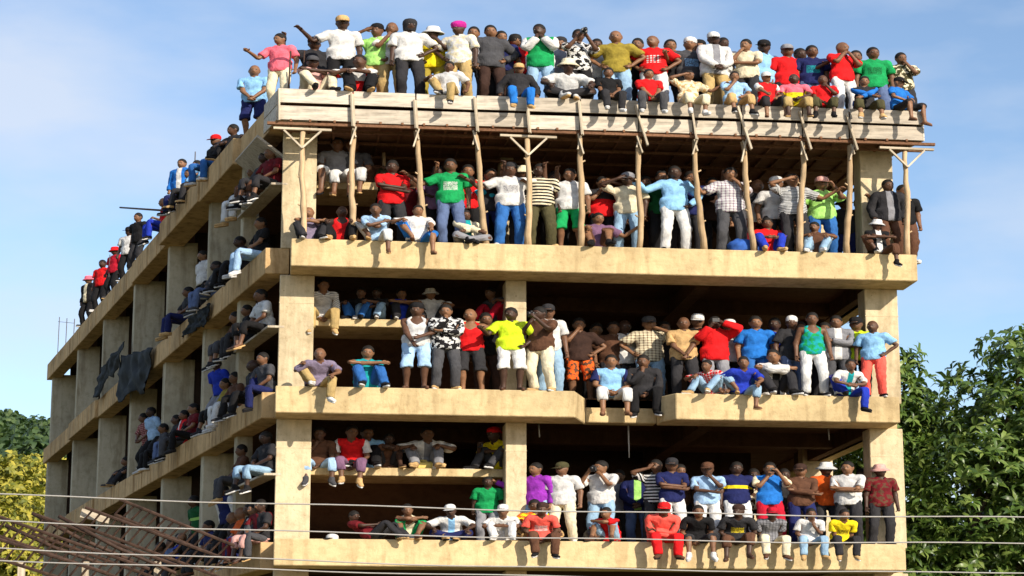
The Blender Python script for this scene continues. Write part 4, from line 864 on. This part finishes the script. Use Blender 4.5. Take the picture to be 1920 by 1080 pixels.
# ------------------------------------------------------------------ who stands where
# floor, head-top pixel, pose, arms (image-left:image-right), turn, head turn | top | bottom | head | held / note
PEOPLE = '''
R 589 72 st up:dn 10 0 shirt.charcoal long.black cap.black bk
R 642 33 st out:dn 0 0 tee.white long.black cap.tan
R 587 107 kn kx 20 -10 shirt.dustypink long.cream cap.dgrey
R 674 103 kn knee:kx 0 -15 tee.white.lower.red long.black -
R 707 47 st brow:hip -15 -20 tee.palegreen long.khaki capb.black
R 735 43 st chin:dn -10 -10 tee.white long.khaki -
R 769 38 st dn:hip 5 10 shirt.white long.charcoal mask.charcoal
R 812 52 st hip:chin -10 -30 tee.yellow long.olive hat.white
R 859 43 st hip:dn -20 -40 shirt.white.patch.cream long.khaki wrap.magenta
R 843 118 one knee:seat -25 -5 shirt.white long.khaki -
R 889 51 st dn 10 -10 tee.grey long.charcoal - bk
R 919 49 st dn:hip 10 -5 jacket.dgrey long.darkbrown -
R 966 66 st dn 15 10 tee.red long.darkbrown braids.black
R 1009 47 st chin:chin -10 -25 jacket.green.sleeve.white long.palejeans -
R 973 127 sit seat:seat 0 -10 jacket.charcoal long.blue cap.tan
R 1084 57 st phone 5 0 tee.white.patch.black long.black - camera
R 1066 111 cr knee:knee 0 -5 tee.pale long.charcoal hat.cream
R 1120 74 st dn 0 0 tee.white long.grey - bk
R 1153 59 st hip:hip -10 -10 shirt.olive long.palejeans -
R 1142 141 sit clasp:clasp 5 -5 tee.black long.charcoal -
R 1195 73 st dn 0 -20 tee.black long.black - bk
R 1222 68 st hip:hip -10 -35 tee.red.grid.white long.pale -
R 1217 143 sit clasp:clasp 0 5 tee.red long.dgrey -
R 1257 76 st dn:chin 0 0 tee.black long.black - bk
R 1294 73 st pt:dn 10 -20 tee.dgrey.print.sky long.black capb.white
R 1292 140 sit brow:out 10 25 shirt.cream.patch.tan crop.cream -
R 1337 63 st clasp 10 -10 jacket.white.open.grey long.khaki cap.pale
R 1356 72 st dn 0 20 tee.white.print.charcoal long.khaki - bk
R 1398 75 st chin:fold -20 -25 tee.cream long.charcoal -
R 1432 78 st dn:behind 15 -30 shirt.sky long.charcoal cap.black
R 1378 148 sit chin:lap 5 -5 shirt.lightblue.plaid.sky crop.tan -
R 1436 147 sit knee:lap 10 10 tee.red.sleeve.white crop.charcoal cap.white
R 1475 86 st dn:pt 5 -15 shirt.red long.charcoal cap.grey
R 1521 87 st dn 0 0 tee.navy.print.teal long.bluegrey -
R 1580 80 st chin:chin 20 30 tee.red long.white -
R 1488 149 sit lap -5 -20 tee.pink.lower.yellow crop.khaki -
R 1542 149 sit clasp:chin -10 -10 tee.red crop.darkolive -
R 1636 90 st dn -5 5 shirt.green.print.dgreen long.bluegrey -
R 1688 100 st dn:chin -5 10 tee.darkolive.patch.cream long.charcoal -
R 1621 154 sit kx -5 -5 long.charcoal.sleeve.blue crop.darkolive -
R 1687 156 sit lap 35 35 tee.blue shorts.charcoal cap.black
T 578 390 kn kx 10 -20 tee.violetgrey long.charcoal -
T 642 388 kn knee -5 10 tank.red long.black -
T 704 382 one kx -5 -5 shirt.lightblue crop.white -
T 736 302 st fold 5 -10 tee.red long.charcoal -
T 774 330 st up:dn 0 5 tee.maroon long.charcoal - bk
T 785 386 one knee:knee 5 0 tee.white shorts.blue -
T 843 298 st out:dn -5 -5 tee.green.print.white long.bluegrey -
T 878 331 ln out:out -15 -10 tee.turquoise long.dgrey -
T 872 395 cr kx 15 5 jacket.cream.open.teal long.grey -
T 878 283 st up:up 0 0 tee.red long.black - bk
T 921 318 st dn:chin 0 10 tee.charcoal long.navy - bk
T 957 307 st out:up 0 -5 tee.white.print.grey long.jeans capb.charcoal
T 980 292 st dn:up 0 10 tee.grey long.charcoal hat.cream bk
T 1013 308 st up:dn 0 -15 tee.cream.stripe.black long.darkolive -
T 1068 317 st out:dn -10 -15 tee.white shorts.green -
T 1040 323 st dn 0 10 tee.brown long.black - bk
T 1130 332 st chin:brow 5 10 tee.charcoal.lower.red long.black -
T 1122 400 kn knee:out -5 15 tee.mauve shorts.brown -
T 1176 326 st brow:dn -15 -30 tee.cream long.palejeans cap.grey
T 1240 317 st dn -5 -5 tee.dgreen long.black - bk
T 1264 313 st out:hip 5 -10 long.sky long.pale -
T 1295 315 st dn:up 0 10 tee.navy long.charcoal - bk
T 1370 315 st out:chin 0 -10 shirt.pale.plaid.mauve long.dgrey -
T 1420 338 st dn 0 0 tee.charcoal.lower.white long.maroon - bk
T 1437 410 kn hug 0 -10 tee.red long.royal -
T 1454 334 st dn 0 -25 tee.white long.charcoal cap.white bk
T 1486 327 st brow:out 0 5 tee.pale.fine.charcoal long.charcoal -
T 1541 334 st dn:phone -5 -5 tee.palegreen long.jeans cap.dustypink phone
T 1525 420 kn knee -15 -30 tee.brown long.palejeans -
T 1611 372 st out:dn -20 -30 tee.dgrey long.charcoal -
T 1664 338 st dn 5 5 jacket.charcoal.open.grey long.brown -
T 1692 348 st out:dn 10 10 tee.black long.brown -
T 1645 417 one kx 5 0 tee.black.open.white crop.brown hat.white
t 632 258 sit lap 0 0 tee.grey shorts.white -
t 662 262 sit seat:lap -10 10 tee.dgrey crop.pale -
t 690 290 kn knee 15 20 tee.brown long.darkolive -
m 607 524 sit lap:lap 5 10 long.white.fine.grey long.khaki -
m 677 546 kn knee -20 -10 tee.black long.jeans -
m 706 551 kn hug -25 -20 tee.charcoal long.palejeans -
m 752 549 kn kx 10 0 tee.royal long.charcoal -
m 806 543 kn knee 0 -10 tee.white long.charcoal hat.white
m 918 540 kn seat:knee -55 -30 tee.dgrey long.crimson -
M 782 570 st clasp:lap -5 -15 tank.pale shorts.lightblue capb.black
M 600 653 one knee:knee 10 -10 shirt.violetgrey long.khaki -
M 691 649 kn kx 5 -5 tee.teal long.jeans -
M 836 572 st chin:fold 5 -10 jacket.black.patch.pale long.dgrey -
M 880 580 st dn:out -5 -15 tank.red shorts.charcoal -
M 957 578 st pt:hip 0 -20 tee.lime shorts.white -
M 1010 577 st chin:phone -30 -40 shirt.brown long.cream - camera
M 1027 571 st dn 10 -10 tee.white long.palejeans cap.charcoal bk
M 1086 597 st chin:hip 0 -5 tee.darkbrown shorts.orange.patch.brown -
M 1120 607 st dn 0 0 tee.charcoal long.black - bk
N 1146 666 sit lap 0 -5 tee.sky.sleeve.navy crop.pale -
N 1205 666 sit chin:lap -5 -15 hoodie.charcoal long.black -
M 1172 601 st dn:dn -5 10 tee.white long.black - bk
M 1216 588 st hip:shoulder 0 -5 shirt.cream.plaid.brown long.palejeans cap.dgrey
M 1281 596 st clasp -5 -5 shirt.tan long.charcoal -
M 1308 591 st dn 0 -10 tee.black long.black cap.white bk
M 1340 595 st phone:brow 0 -5 jacket.red long.grey - phone
M 1367 601 st dn 0 5 tee.pale long.black cap.white bk
M 1325 676 kn knee:seat -45 -20 shirt.red.plaid.white long.palejeans -
M 1394 669 one seat:knee 5 -10 shirt.royal crop.palejeans -
M 1415 594 st dn:dn 0 -5 tee.blue long.jeans -
M 1453 597 st dn 10 -20 tee.royal long.black - bk
M 1449 653 kn kx 10 -20 jacket.white.open.black long.charcoal -
M 1484 595 st dn 25 -20 shirt.charcoal long.bluegrey.side.white capb.white
M 1523 587 st dn -5 -10 tank.teal.patch.green long.pale -
M 1566 593 st dn:fold -5 -15 jacket.grey.open.white long.dgrey - bk
M 1604 597 st fold -15 -25 tee.lime.sleeve.black long.black cap.black bk
M 1635 602 st dn:hip -25 -25 tee.sky long.coral -
M 1595 674 one hug 15 -10 shirt.white.open.teal long.royal -
b 600 802 sit chin:lap 5 -5 tee.brown crop.lightblue -
b 662 799 sit lap -5 10 tee.red.sleeve.white crop.mauve -
b 730 814 kn kx 5 0 tee.brown shorts.charcoal -
b 690 800 kn seat -10 10 shirt.sky long.black -
b 801 802 kn knee 0 5 shirt.white.open.grey long.grey -
b 924 803 kn phone:hug -50 -35 tee.yellow long.dgrey capb.red phone
B 763 946 kn kx 0 0 tank.cream shorts.green -
B 843 948 cr knee -5 -15 shirt.white.open.sky long.navy cap.white
B 914 895 ln seat:dn -5 0 tee.green long.grey -
B 943 948 kn hug -10 -15 tee.white long.white cap.white
B 1018 944 sit lap 0 -5 tee.coral.print.white long.brown capb.darkbrown
B 1003 936 cr knee 5 -5 shirt.orange.patch.yellow long.tan - bk
B 1004 869 st out:dn -30 -40 long.purple long.palejeans -
B 1053 869 st dn -20 -40 shirt.white long.cream cap.darkolive
B 1126 865 st phone:chin -25 -45 shirt.white long.palejeans - camera
B 1136 964 kn fwd:kx -30 -25 tee.red shorts.palejeans -
B 1194 879 st clasp -10 -15 jacket.navy.open.palegreen long.bluegrey -
B 1228 863 st brow:dn -10 -30 tee.white.stripe.black long.charcoal - bk
B 1260 861 st fold 5 -10 tee.navy long.white cap.charcoal
B 1326 869 st fold:chin -5 -15 tee.lightblue long.white cap.brown
B 1382 867 st dn:behind 0 -5 tee.navy.band.yellow long.pale -
B 1246 944 sit fold 0 -5 hoodie.coral long.red cap.red
B 1309 948 sit lap 0 -5 tee.black shorts.charcoal -
B 1385 948 sit lap -5 -35 tee.charcoal.print.yellow crop.brown capb.darkbrown
B 1443 868 st chin:phone 0 -10 tee.blue.sleeve.cream long.crimson - phone
B 1500 872 st fold -5 -20 long.brown long.navy cap.darkbrown
B 1549 868 st dn -5 -20 tee.orange long.charcoal hat.pale bk
B 1588 866 st fold -25 -25 shirt.white.plaid.pale long.charcoal -
B 1648 872 st dn 0 -15 tee.maroon.patch.brown long.charcoal hat.dustypink
B 1449 953 sit clasp 0 -5 shirt.grey.plaid.dgrey long.cream cap.crimson
B 1521 954 sit lap:chin 0 -5 tee.white long.palejeans -
B 1585 962 sit clasp 0 5 tee.yellow.print.black long.charcoal -
B 668 988 lie lap 60 20 tee.maroon long.charcoal -
R 940 60 st dn 0 10 tee.navy long.black - bk
R 1310 78 st dn 0 -10 tee.maroon long.black capb.black bk
R 1050 72 st dn 10 -20 tee.grey long.charcoal capb.charcoal bk
R 1500 92 st dn 0 10 shirt.pale long.black - bk
R 1605 96 st dn 5 -10 tee.dgrey long.black - bk
T 820 312 st dn 0 -10 tee.mauve long.black - bk
T 905 328 st dn 10 -10 tee.dgrey long.black - bk
T 1210 332 st dn 0 10 tee.maroon long.charcoal - bk
T 1335 335 st dn 5 0 tee.darkbrown long.black - bk
T 1580 372 st dn -10 -20 tee.charcoal long.navy hat.black bk
M 1245 604 st dn 0 5 tee.dgrey long.black - bk
M 1150 604 st dn 0 -10 shirt.brown long.charcoal - bk
M 1500 604 st dn 0 0 tee.darkbrown long.black - bk
M 1545 606 st dn 0 -15 tee.maroon long.charcoal - bk
M 910 588 st dn 0 5 tee.black long.darkbrown - bk
B 1276 872 st dn 0 10 tee.brown long.black - bk
B 1160 882 st dn -10 -20 shirt.grey long.charcoal - bk
B 1412 880 st dn 0 -10 shirt.cream.patch.brown long.black - bk
B 1470 880 st dn 0 0 tee.charcoal long.charcoal - bk
B 1615 880 st dn -10 -20 tee.dgreen long.black - bk
'''
# people along the side facade: floor, head-top pixel, pose, arms, turn relative to facing outwards
SIDE = '''
R 478 127 st clasp 60 10 tee.sky shorts.navy -
R 524 125 st pt:dn 55 -30 tee.pink long.cream -
R 437 209 kn hug 30 -20 shirt.charcoal long.black -
R 404 235 sit seat:lap 20 10 jacket.black long.jeans cap.red
R 384 282 kn knee 10 10 tank.dustypink long.black -
R 369 300 sit lap 15 0 tee.sky long.charcoal -
R 341 306 st dn 50 0 jacket.blue.open.white long.cream -
R 354 322 sit lap 10 15 tee.pale long.navy -
R 306 390 sit out:seat 0 10 tee.red long.royal -
R 259 450 st dn 30 0 tee.black long.charcoal -
R 243 470 st dn 40 0 tee.white long.black cap.black
R 215 482 st dn 30 0 tee.crimson long.black hat.red
R 192 498 st dn 35 20 tee.red long.black -
R 166 524 st dn 30 0 jacket.black.open.cream long.black hat.pink
T 488 400 sit lap 0 10 tee.black long.lightblue -
T 448 420 sit lap 5 0 tee.charcoal long.black -
T 496 290 sit lap 15 0 tee.dgrey crop.brown - high
T 474 300 sit lap 5 10 tee.black long.pale - high
T 425 428 kn hug 0 0 tee.darkbrown long.charcoal -
T 380 505 st dn 10 0 tee.white long.black -
T 352 520 sit lap 0 0 shirt.charcoal long.navy -
M 488 520 sit lap 10 0 tee.pale crop.black - high
M 462 530 sit lap 0 10 tee.black long.charcoal - high
M 405 690 ln seat 20 10 tee.royal long.grey -
M 440 664 sit lap 5 10 tee.brown long.pale -
M 475 650 sit seat:lap 10 0 tee.charcoal long.black -
M 362 735 one lap 0 0 tee.maroon long.black -
M 345 715 sit lap 0 10 jacket.red.open.white long.dgrey -
M 283 765 ln seat 20 0 shirt.lightblue long.black -
M 268 800 ln lap 10 -10 shirt.maroon.plaid.dustypink long.black -
M 234 795 kn hug 10 0 tee.black long.charcoal -
B 490 800 sit lap 10 0 tee.charcoal crop.dustypink -
B 468 815 sit lap 0 0 tee.black long.maroon -
B 435 840 sit seat 0 5 tee.darkbrown long.charcoal -
B 320 940 sit lap 10 0 shirt.bluegrey long.black -
B 340 900 sit knee 0 0 tee.black long.dgrey -
B 500 935 one lap 20 0 tee.maroon long.dgrey -
B 418 930 ln seat 15 0 jacket.navy.sleeve.white long.black -
B 362 925 ln dn 15 0 tee.dgreen.band.palegreen long.black -
B 335 965 sit lap 5 0 tee.royal long.black -
T 506 335 sit lap 20 0 tee.maroon crop.charcoal - high
T 404 452 sit lap 5 0 shirt.dgrey long.bluegrey -
T 466 432 kn hug 15 10 tee.mauve long.black -
M 440 552 sit lap 0 0 shirt.brown crop.dgrey - high
M 505 645 one lap 15 5 tee.dgrey long.navy -
M 422 672 sit lap 0 10 tee.olive crop.black -
M 330 725 sit lap 5 0 tee.charcoal long.bluegrey -
M 305 745 sit lap 0 0 shirt.dgrey long.black -
B 502 780 sit lap 10 10 shirt.charcoal crop.palejeans - high
B 452 792 sit lap 0 0 tee.brown long.dgrey - high
B 390 872 sit lap 0 5 tee.navy long.charcoal -
B 450 940 sit lap 5 0 tee.orange long.black -
B 475 925 sit seat:lap 10 0 tee.pale long.navy -
B 300 955 sit lap 0 0 shirt.brown long.dgrey -
'''
FLOORS = dict(R=(ZR, 0.02, .30, 5.0), T=(Z3, 0.0, .48, 5.5), M=(Z2, 0.0, .24, 5.5), B=(Z1, 0.0, .24, 5.5), t=(13.11, 1.45, 1.6, 2), m=(10.04, 1.45, 1.6, 2.), b=(6.80, 1.45, 1.6, 2.), N=(Z2 - .004, 1.0, 1.2, 4))
PLACE = dict(R='roof', T='top ledge', M='middle ledge', B='lowest ledge', t='upper stair landing', m='middle stair landing', b='lower stair landing', N='recessed middle ledge')
SPLACE = dict(R='roof edge of side facade', T='top floor of side facade', M='middle floor of side facade', B='lowest floor of side facade')
POSEN = dict(st='standing', ln='leaning', sit='seated legs hanging', one='seated one leg hanging', kn='sitting knees up', cr='sitting cross-legged', lie='lying back')
ARMN = dict(fold='arms folded', hip='hand on hip', chin='hand at mouth', brow='hand shading eyes', phone='hands raised', clasp='hands clasped', out='arm stretched out', up='arm raised', pt='arm reaching down', hug='hugging knees', shoulder='hand at shoulder')
def gname(tok, names):
    k, c, *pat = tok.split('.'); w = CN.get(c, c)
    if pat and pat[0] in ('lower', 'sleeve', 'open', 'side'): return f'{w}-{CN.get(pat[1], pat[1])} {names[k]}'.replace(' blue-', '-blue-')
    if pat: return f'{w} {PATN[pat[0]]} {names[k]}'
    return f'{w} {names[k]}'
def label_of(top, bot, hat, kind, arms, place):
    a = gname(top, TOPN); b = gname(bot, BOTN); arm = next((ARMN[c] for c in arms.split(':') if c in ARMN), '')
    h = '' if hat == '-' else gname(hat, HATN)
    full = f"person in {a}, {b}" + (f", {h}" if h else '') + f", {POSEN[kind]}" + (f", {arm}" if arm else '') + f", {place}"
    for alt in (full, f"person in {a}, {b}" + (f", {h}" if h else '') + f", {POSEN[kind]}, {place}", f"person in {a}, {b}" + (f", {h}" if h else '') + f", {place}", f"person in {a}" + (f", {h}" if h else '') + f", {place}"):
        if len(alt.split()) <= 16: return alt
    return alt
USED = {}
GIRTH = (1.42, 1.2, 1.0)
def device(kind, P, who, yaw):
    e = empty('phone' if kind == 'phone' else 'camera', P, yaw)
    if kind == 'phone':
        link('case', boxm(.16, .014, .085, .004, 'case'), M_BLACK, e); o = link('lens', boxm(.022, .006, .022, .002, 'lens'), M_EYE, e); o.location = (.055, -.0125, .02)
    else:
        link('camera_body', boxm(.15, .08, .10, .012, 'camera_body'), M_BLACK, e)
        bm = bmesh.new(); tube(bm, [(0, -.035, 0), (0, -.16, 0)], [.036, .042], 10); bm_obj('lens', bm, M_BLACK, e, True)
        o = link('viewfinder', boxm(.05, .05, .035, .006, 'viewfinder'), M_BLACK, e); o.location = (0, 0, .064)
    tag(e, f'small black {kind} held up by the {who}', kind)
def person(kind, M, top, origin, yaw, s, spec, label, place, r, held='', hands=None, group=None):
    topg, bot, hat = spec
    gx = r.uniform(.95, 1.06); scale = np.array(GIRTH) * [gx, gx, 1] * s
    skin = SKINS[min(len(SKINS) - 1, int(r.random() ** .8 * len(SKINS)))]
    o = garment_obj('person', BODY, M, scale, [skin, M_EYE], None)
    o.location = origin; o.rotation_euler[2] = yaw
    n = USED.get(label, 0); USED[label] = n + 1
    tag(o, label, 'person', group)
    k, c = topg.split('.', 1); nm = dict(tee='t_shirt', tank='tank_top', shirt='shirt', long='long_sleeved_top', jacket='jacket', hoodie='hoodie')[k]
    garment_obj(nm, GARM[k], M, scale, cloth(c), o)
    k, c = bot.split('.', 1); garment_obj(dict(long='trousers', shorts='shorts', crop='cropped_trousers')[k], GARM['b' + k], M, scale, cloth(c), o)
    sh = r.choice(['black', 'black', 'brown', 'white', 'dgrey', 'charcoal', 'tan'])
    if k == 'long' or r.random() < .55:
        so = cloth(r.choice(['white', 'pale', 'black', 'white', 'tan']))
        for q in 'LR': sb = garment_obj('shoe', GARM['shoe' + q], M, scale, cloth(sh), o); garment_obj('sole', GARM['sole' + q], M, scale, so, sb)
    else:
        so = cloth(r.choice(['brown', 'tan', 'black']))
        for q in 'LR': garment_obj('sandal', GARM['sole' + q], M, scale, so, o)
    if hat == '-':
        if r.random() < .86: garment_obj('hair', GARM['hair'], M, scale, M_HAIR, o)
    else:
        k, c = hat.split('.', 1); ho = garment_obj({'cap': 'cap', 'capb': 'cap', 'hat': 'hat', 'beanie': 'beanie', 'wrap': 'headwrap', 'mask': 'balaclava', 'braids': 'hair'}[k], GARM[k], M, scale, M_HAIR if k == 'braids' else cloth(c), o)
        if k in ('cap', 'capb'): garment_obj('brim', GARM[k + '_brim'], M, scale, cloth(c), ho)
    if held:
        w = rz(yaw) @ (((hands[1] + hands[-1]) / 2 + A3(0, -.06, .03)) * scale) + np.array(origin); device(held, w, ' '.join(label.replace(',', '').split()[:6]), yaw)
    return o
JOBS = []; hyaw_of = {}
for i, line in enumerate(PEOPLE.strip().splitlines()):
    q = line.split(); lvl, hx, hy, kind, arms, turn, hturn, topg, bot, hat = q[:10]; held = q[10] if len(q) > 10 else ''
    hx, hy = float(hx), float(hy) - 1; r = random.Random(1000 + i)
    z, edge, ymin, ymax = FLOORS[lvl]; back = held == 'bk'; held = '' if back else held; yaw = math.radians(float(turn)); hyaw = hyaw_of[i] = math.radians(float(hturn)) - yaw * .6
    M, top, hands = solve(kind, arms, r, hyaw, .14)
    tp = rz(yaw) @ (top * GIRTH); s = r.uniform(1.80, 1.90) / 1.735 if lvl == 'R' else r.uniform(1.70, 1.84) / 1.735
    stand = kind in ('st', 'ln'); Y = at_z(hx, hy, z + tp[2] * s)[1] if stand else edge + (0.02 if kind in ('sit', 'one') else .12)
    JOBS.append((stand + back * 1, Y, i, lvl, hx, hy, kind, arms, yaw, topg, bot, hat, held, M, top, hands, tp, s, r))
TAKEN = {}                                                            # floor -> (x, y, half-depth) of those already placed
for stand, Y, i, lvl, hx, hy, kind, arms, yaw, topg, bot, hat, held, M, top, hands, tp, s, r in sorted(JOBS, key=lambda j: (j[0], j[1])):
    z, edge, ymin, ymax = FLOORS[lvl]; tk = TAKEN.setdefault(z, [])
    if stand:
        x = at_y(hx, hy, Y)[0]; hi = 1.30 if lvl in 'MB' and x < 5.0 else ymax
        if lvl == 'M' and 6.35 < x < 8.45: ymin = 1.75
        elif lvl == 'M' and 6.0 < x <= 6.35: ymin = .55
        if stand == 2: ymin = ymin + .45; hi = max(hi, ymin + .5)
        Y = Y0 = min(max(Y, ymin), hi); best = None
        for dy in [k * .08 for k in range(20)]:
            for Yt in (Y0 + dy, Y0 - dy):
                if not ymin <= Yt <= hi: continue
                P = at_y(hx, hy, Yt); st = (P[2] - z) / tp[2]
                if not .80 <= st <= 1.13: continue
                gap = min([max(abs(P[0] - a) / .60, abs(Yt - b) / (.30 + c)) for a, b, c in tk] or [9])
                if best is None or gap > best[0] + .12: best = (min(gap, 1.0), Yt)
            if best and best[0] >= (1.0 if stand == 2 else .8): break
        Y = best[1] if best else Y0
        P = at_y(hx, hy, Y); s = min(max((P[2] - z) / tp[2], .82), 1.13)
        org = (P[0] - tp[0] * s, Y - tp[1] * s * .5, z); tk.append((P[0], Y, .16))
    else:
        best = None                                                   # the smaller the head's height above the seat, the more they hunch
        for lean in (.10, .22, .34, .46, .58, .70, .82):
            if kind == 'lie': lean = None
            M2, top2, hands2 = solve(kind, arms, random.Random(1000 + i), hyaw_of[i], .14, lean); tp2 = rz(yaw) @ (top2 * GIRTH); P = at_y(hx, hy, Y + tp2[1]); s2 = (P[2] - z) / tp2[2]
            if best is None or abs(s2 - 1.07) < abs(best[0] - 1.07): best = (s2, M2, top2, hands2, tp2, P)
        s, M, top, hands, tp, P = best; s = min(max(s, .86), 1.18)
        org = (P[0] - tp[0] * s, Y, z); tk.append((P[0], Y + (.12 if kind in ('sit', 'one') else .25), .22 if kind in ('sit', 'one') else .3))
    lab = label_of(topg, bot, hat, kind, arms, PLACE[lvl])
    person(kind, M, top, org, yaw, s, (topg, bot, hat), lab, lvl, r, held, hands, 'spectators crowding the building')
FRONT_YAW = -(PI / 2 - PHI)                                          # facing out of the side facade
for i, line in enumerate(SIDE.strip().splitlines()):
    q = line.split(); lvl, hx, hy, kind, arms, turn, hturn, topg, bot, hat = q[:10]; high = len(q) > 10
    r = random.Random(2000 + i); hx, hy = float(hx), float(hy)
    z = FLOORS[lvl][0] + (1.45 if high else 0)
    yaw = FRONT_YAW + math.radians(float(turn)); M, top, hands = solve(kind, arms, r, math.radians(float(hturn)), .14)
    tp = rz(yaw) @ (top * GIRTH); s = r.uniform(.97, 1.04)
    a = {'st': .25, 'ln': .18}.get(kind, -.04 if not high else .0)
    P, b = at_side(hx, hy, a + .1); b = min(max(b, 1.5), DEP - 1)
    x, y = plan(a, b)
    # slide along the facade until the head meets its pixel column
    for _ in range(6):
        hd = np.array([x, y, z]) + tp * s; P = at_side(hx, hy, 0)[0]
        d = hd - CAM_C; c, sn = math.cos(CAM_YAW), math.sin(CAM_YAW); xr = d[0] * c - d[1] * sn; yf = d[0] * sn + d[1] * c; fw = yf * math.cos(CAM_PITCH) + d[2] * math.sin(CAM_PITCH)
        px = 960 + CAM_F * xr / fw; b += (px - hx) * fw / CAM_F / .36; b = min(max(b, 1.3), DEP - .6); x, y = plan(a, b)
    lab = label_of(topg, bot, hat, kind, arms, SPLACE[lvl])
    person(kind, M, top, (x, y, z), yaw, s, (topg, bot, hat), lab, lvl, r, '', hands, 'spectators along the side facade')
for lvl, where in (('T', 'top'), ('M', 'middle'), ('B', 'lowest')):     # planks wedged between the corner column and the next, used as benches
    z = FLOORS[lvl][0] + 1.45; bd = tag(link('scaffold_board', prism(quad(-.02, .34, .95, 4.3), z - .055, z - .005, 'scaffold_board', .006), M_BATTEN), f'rough plank bench across the first bay of the side facade, {where} floor', 'board')
# a white cap left lying on the lowest ledge
c = at_y(623, 1008, .14)
V = (GARM['cap'].V - [0, .014, 1.643]) * [1.5, 1.3, 1.0]; me = raw_mesh('cap', V, GARM['cap'].F); me.materials.append(plain('white_cotton', (.6, .58, .55, 1), .9, .2, .15, 20)); o = link('cap', me); o.location = (c[0], .14, Z1 + .002); o.rotation_euler[2] = -1.0
V = (GARM['cap_brim'].V - [0, .014, 1.643]) * [1.5, 1.3, 1.0]; me = raw_mesh('brim', V + [0, 0, .012], GARM['cap_brim'].F); me.materials.append(M_BLACK); link('brim', me, None, o)
tag(o, 'white cap with dark brim lying alone on the lowest ledge', 'cap')
print('PEOPLE', len(PEOPLE.strip().splitlines()) + len(SIDE.strip().splitlines()), 'DUP', [k for k, v in USED.items() if v > 1])
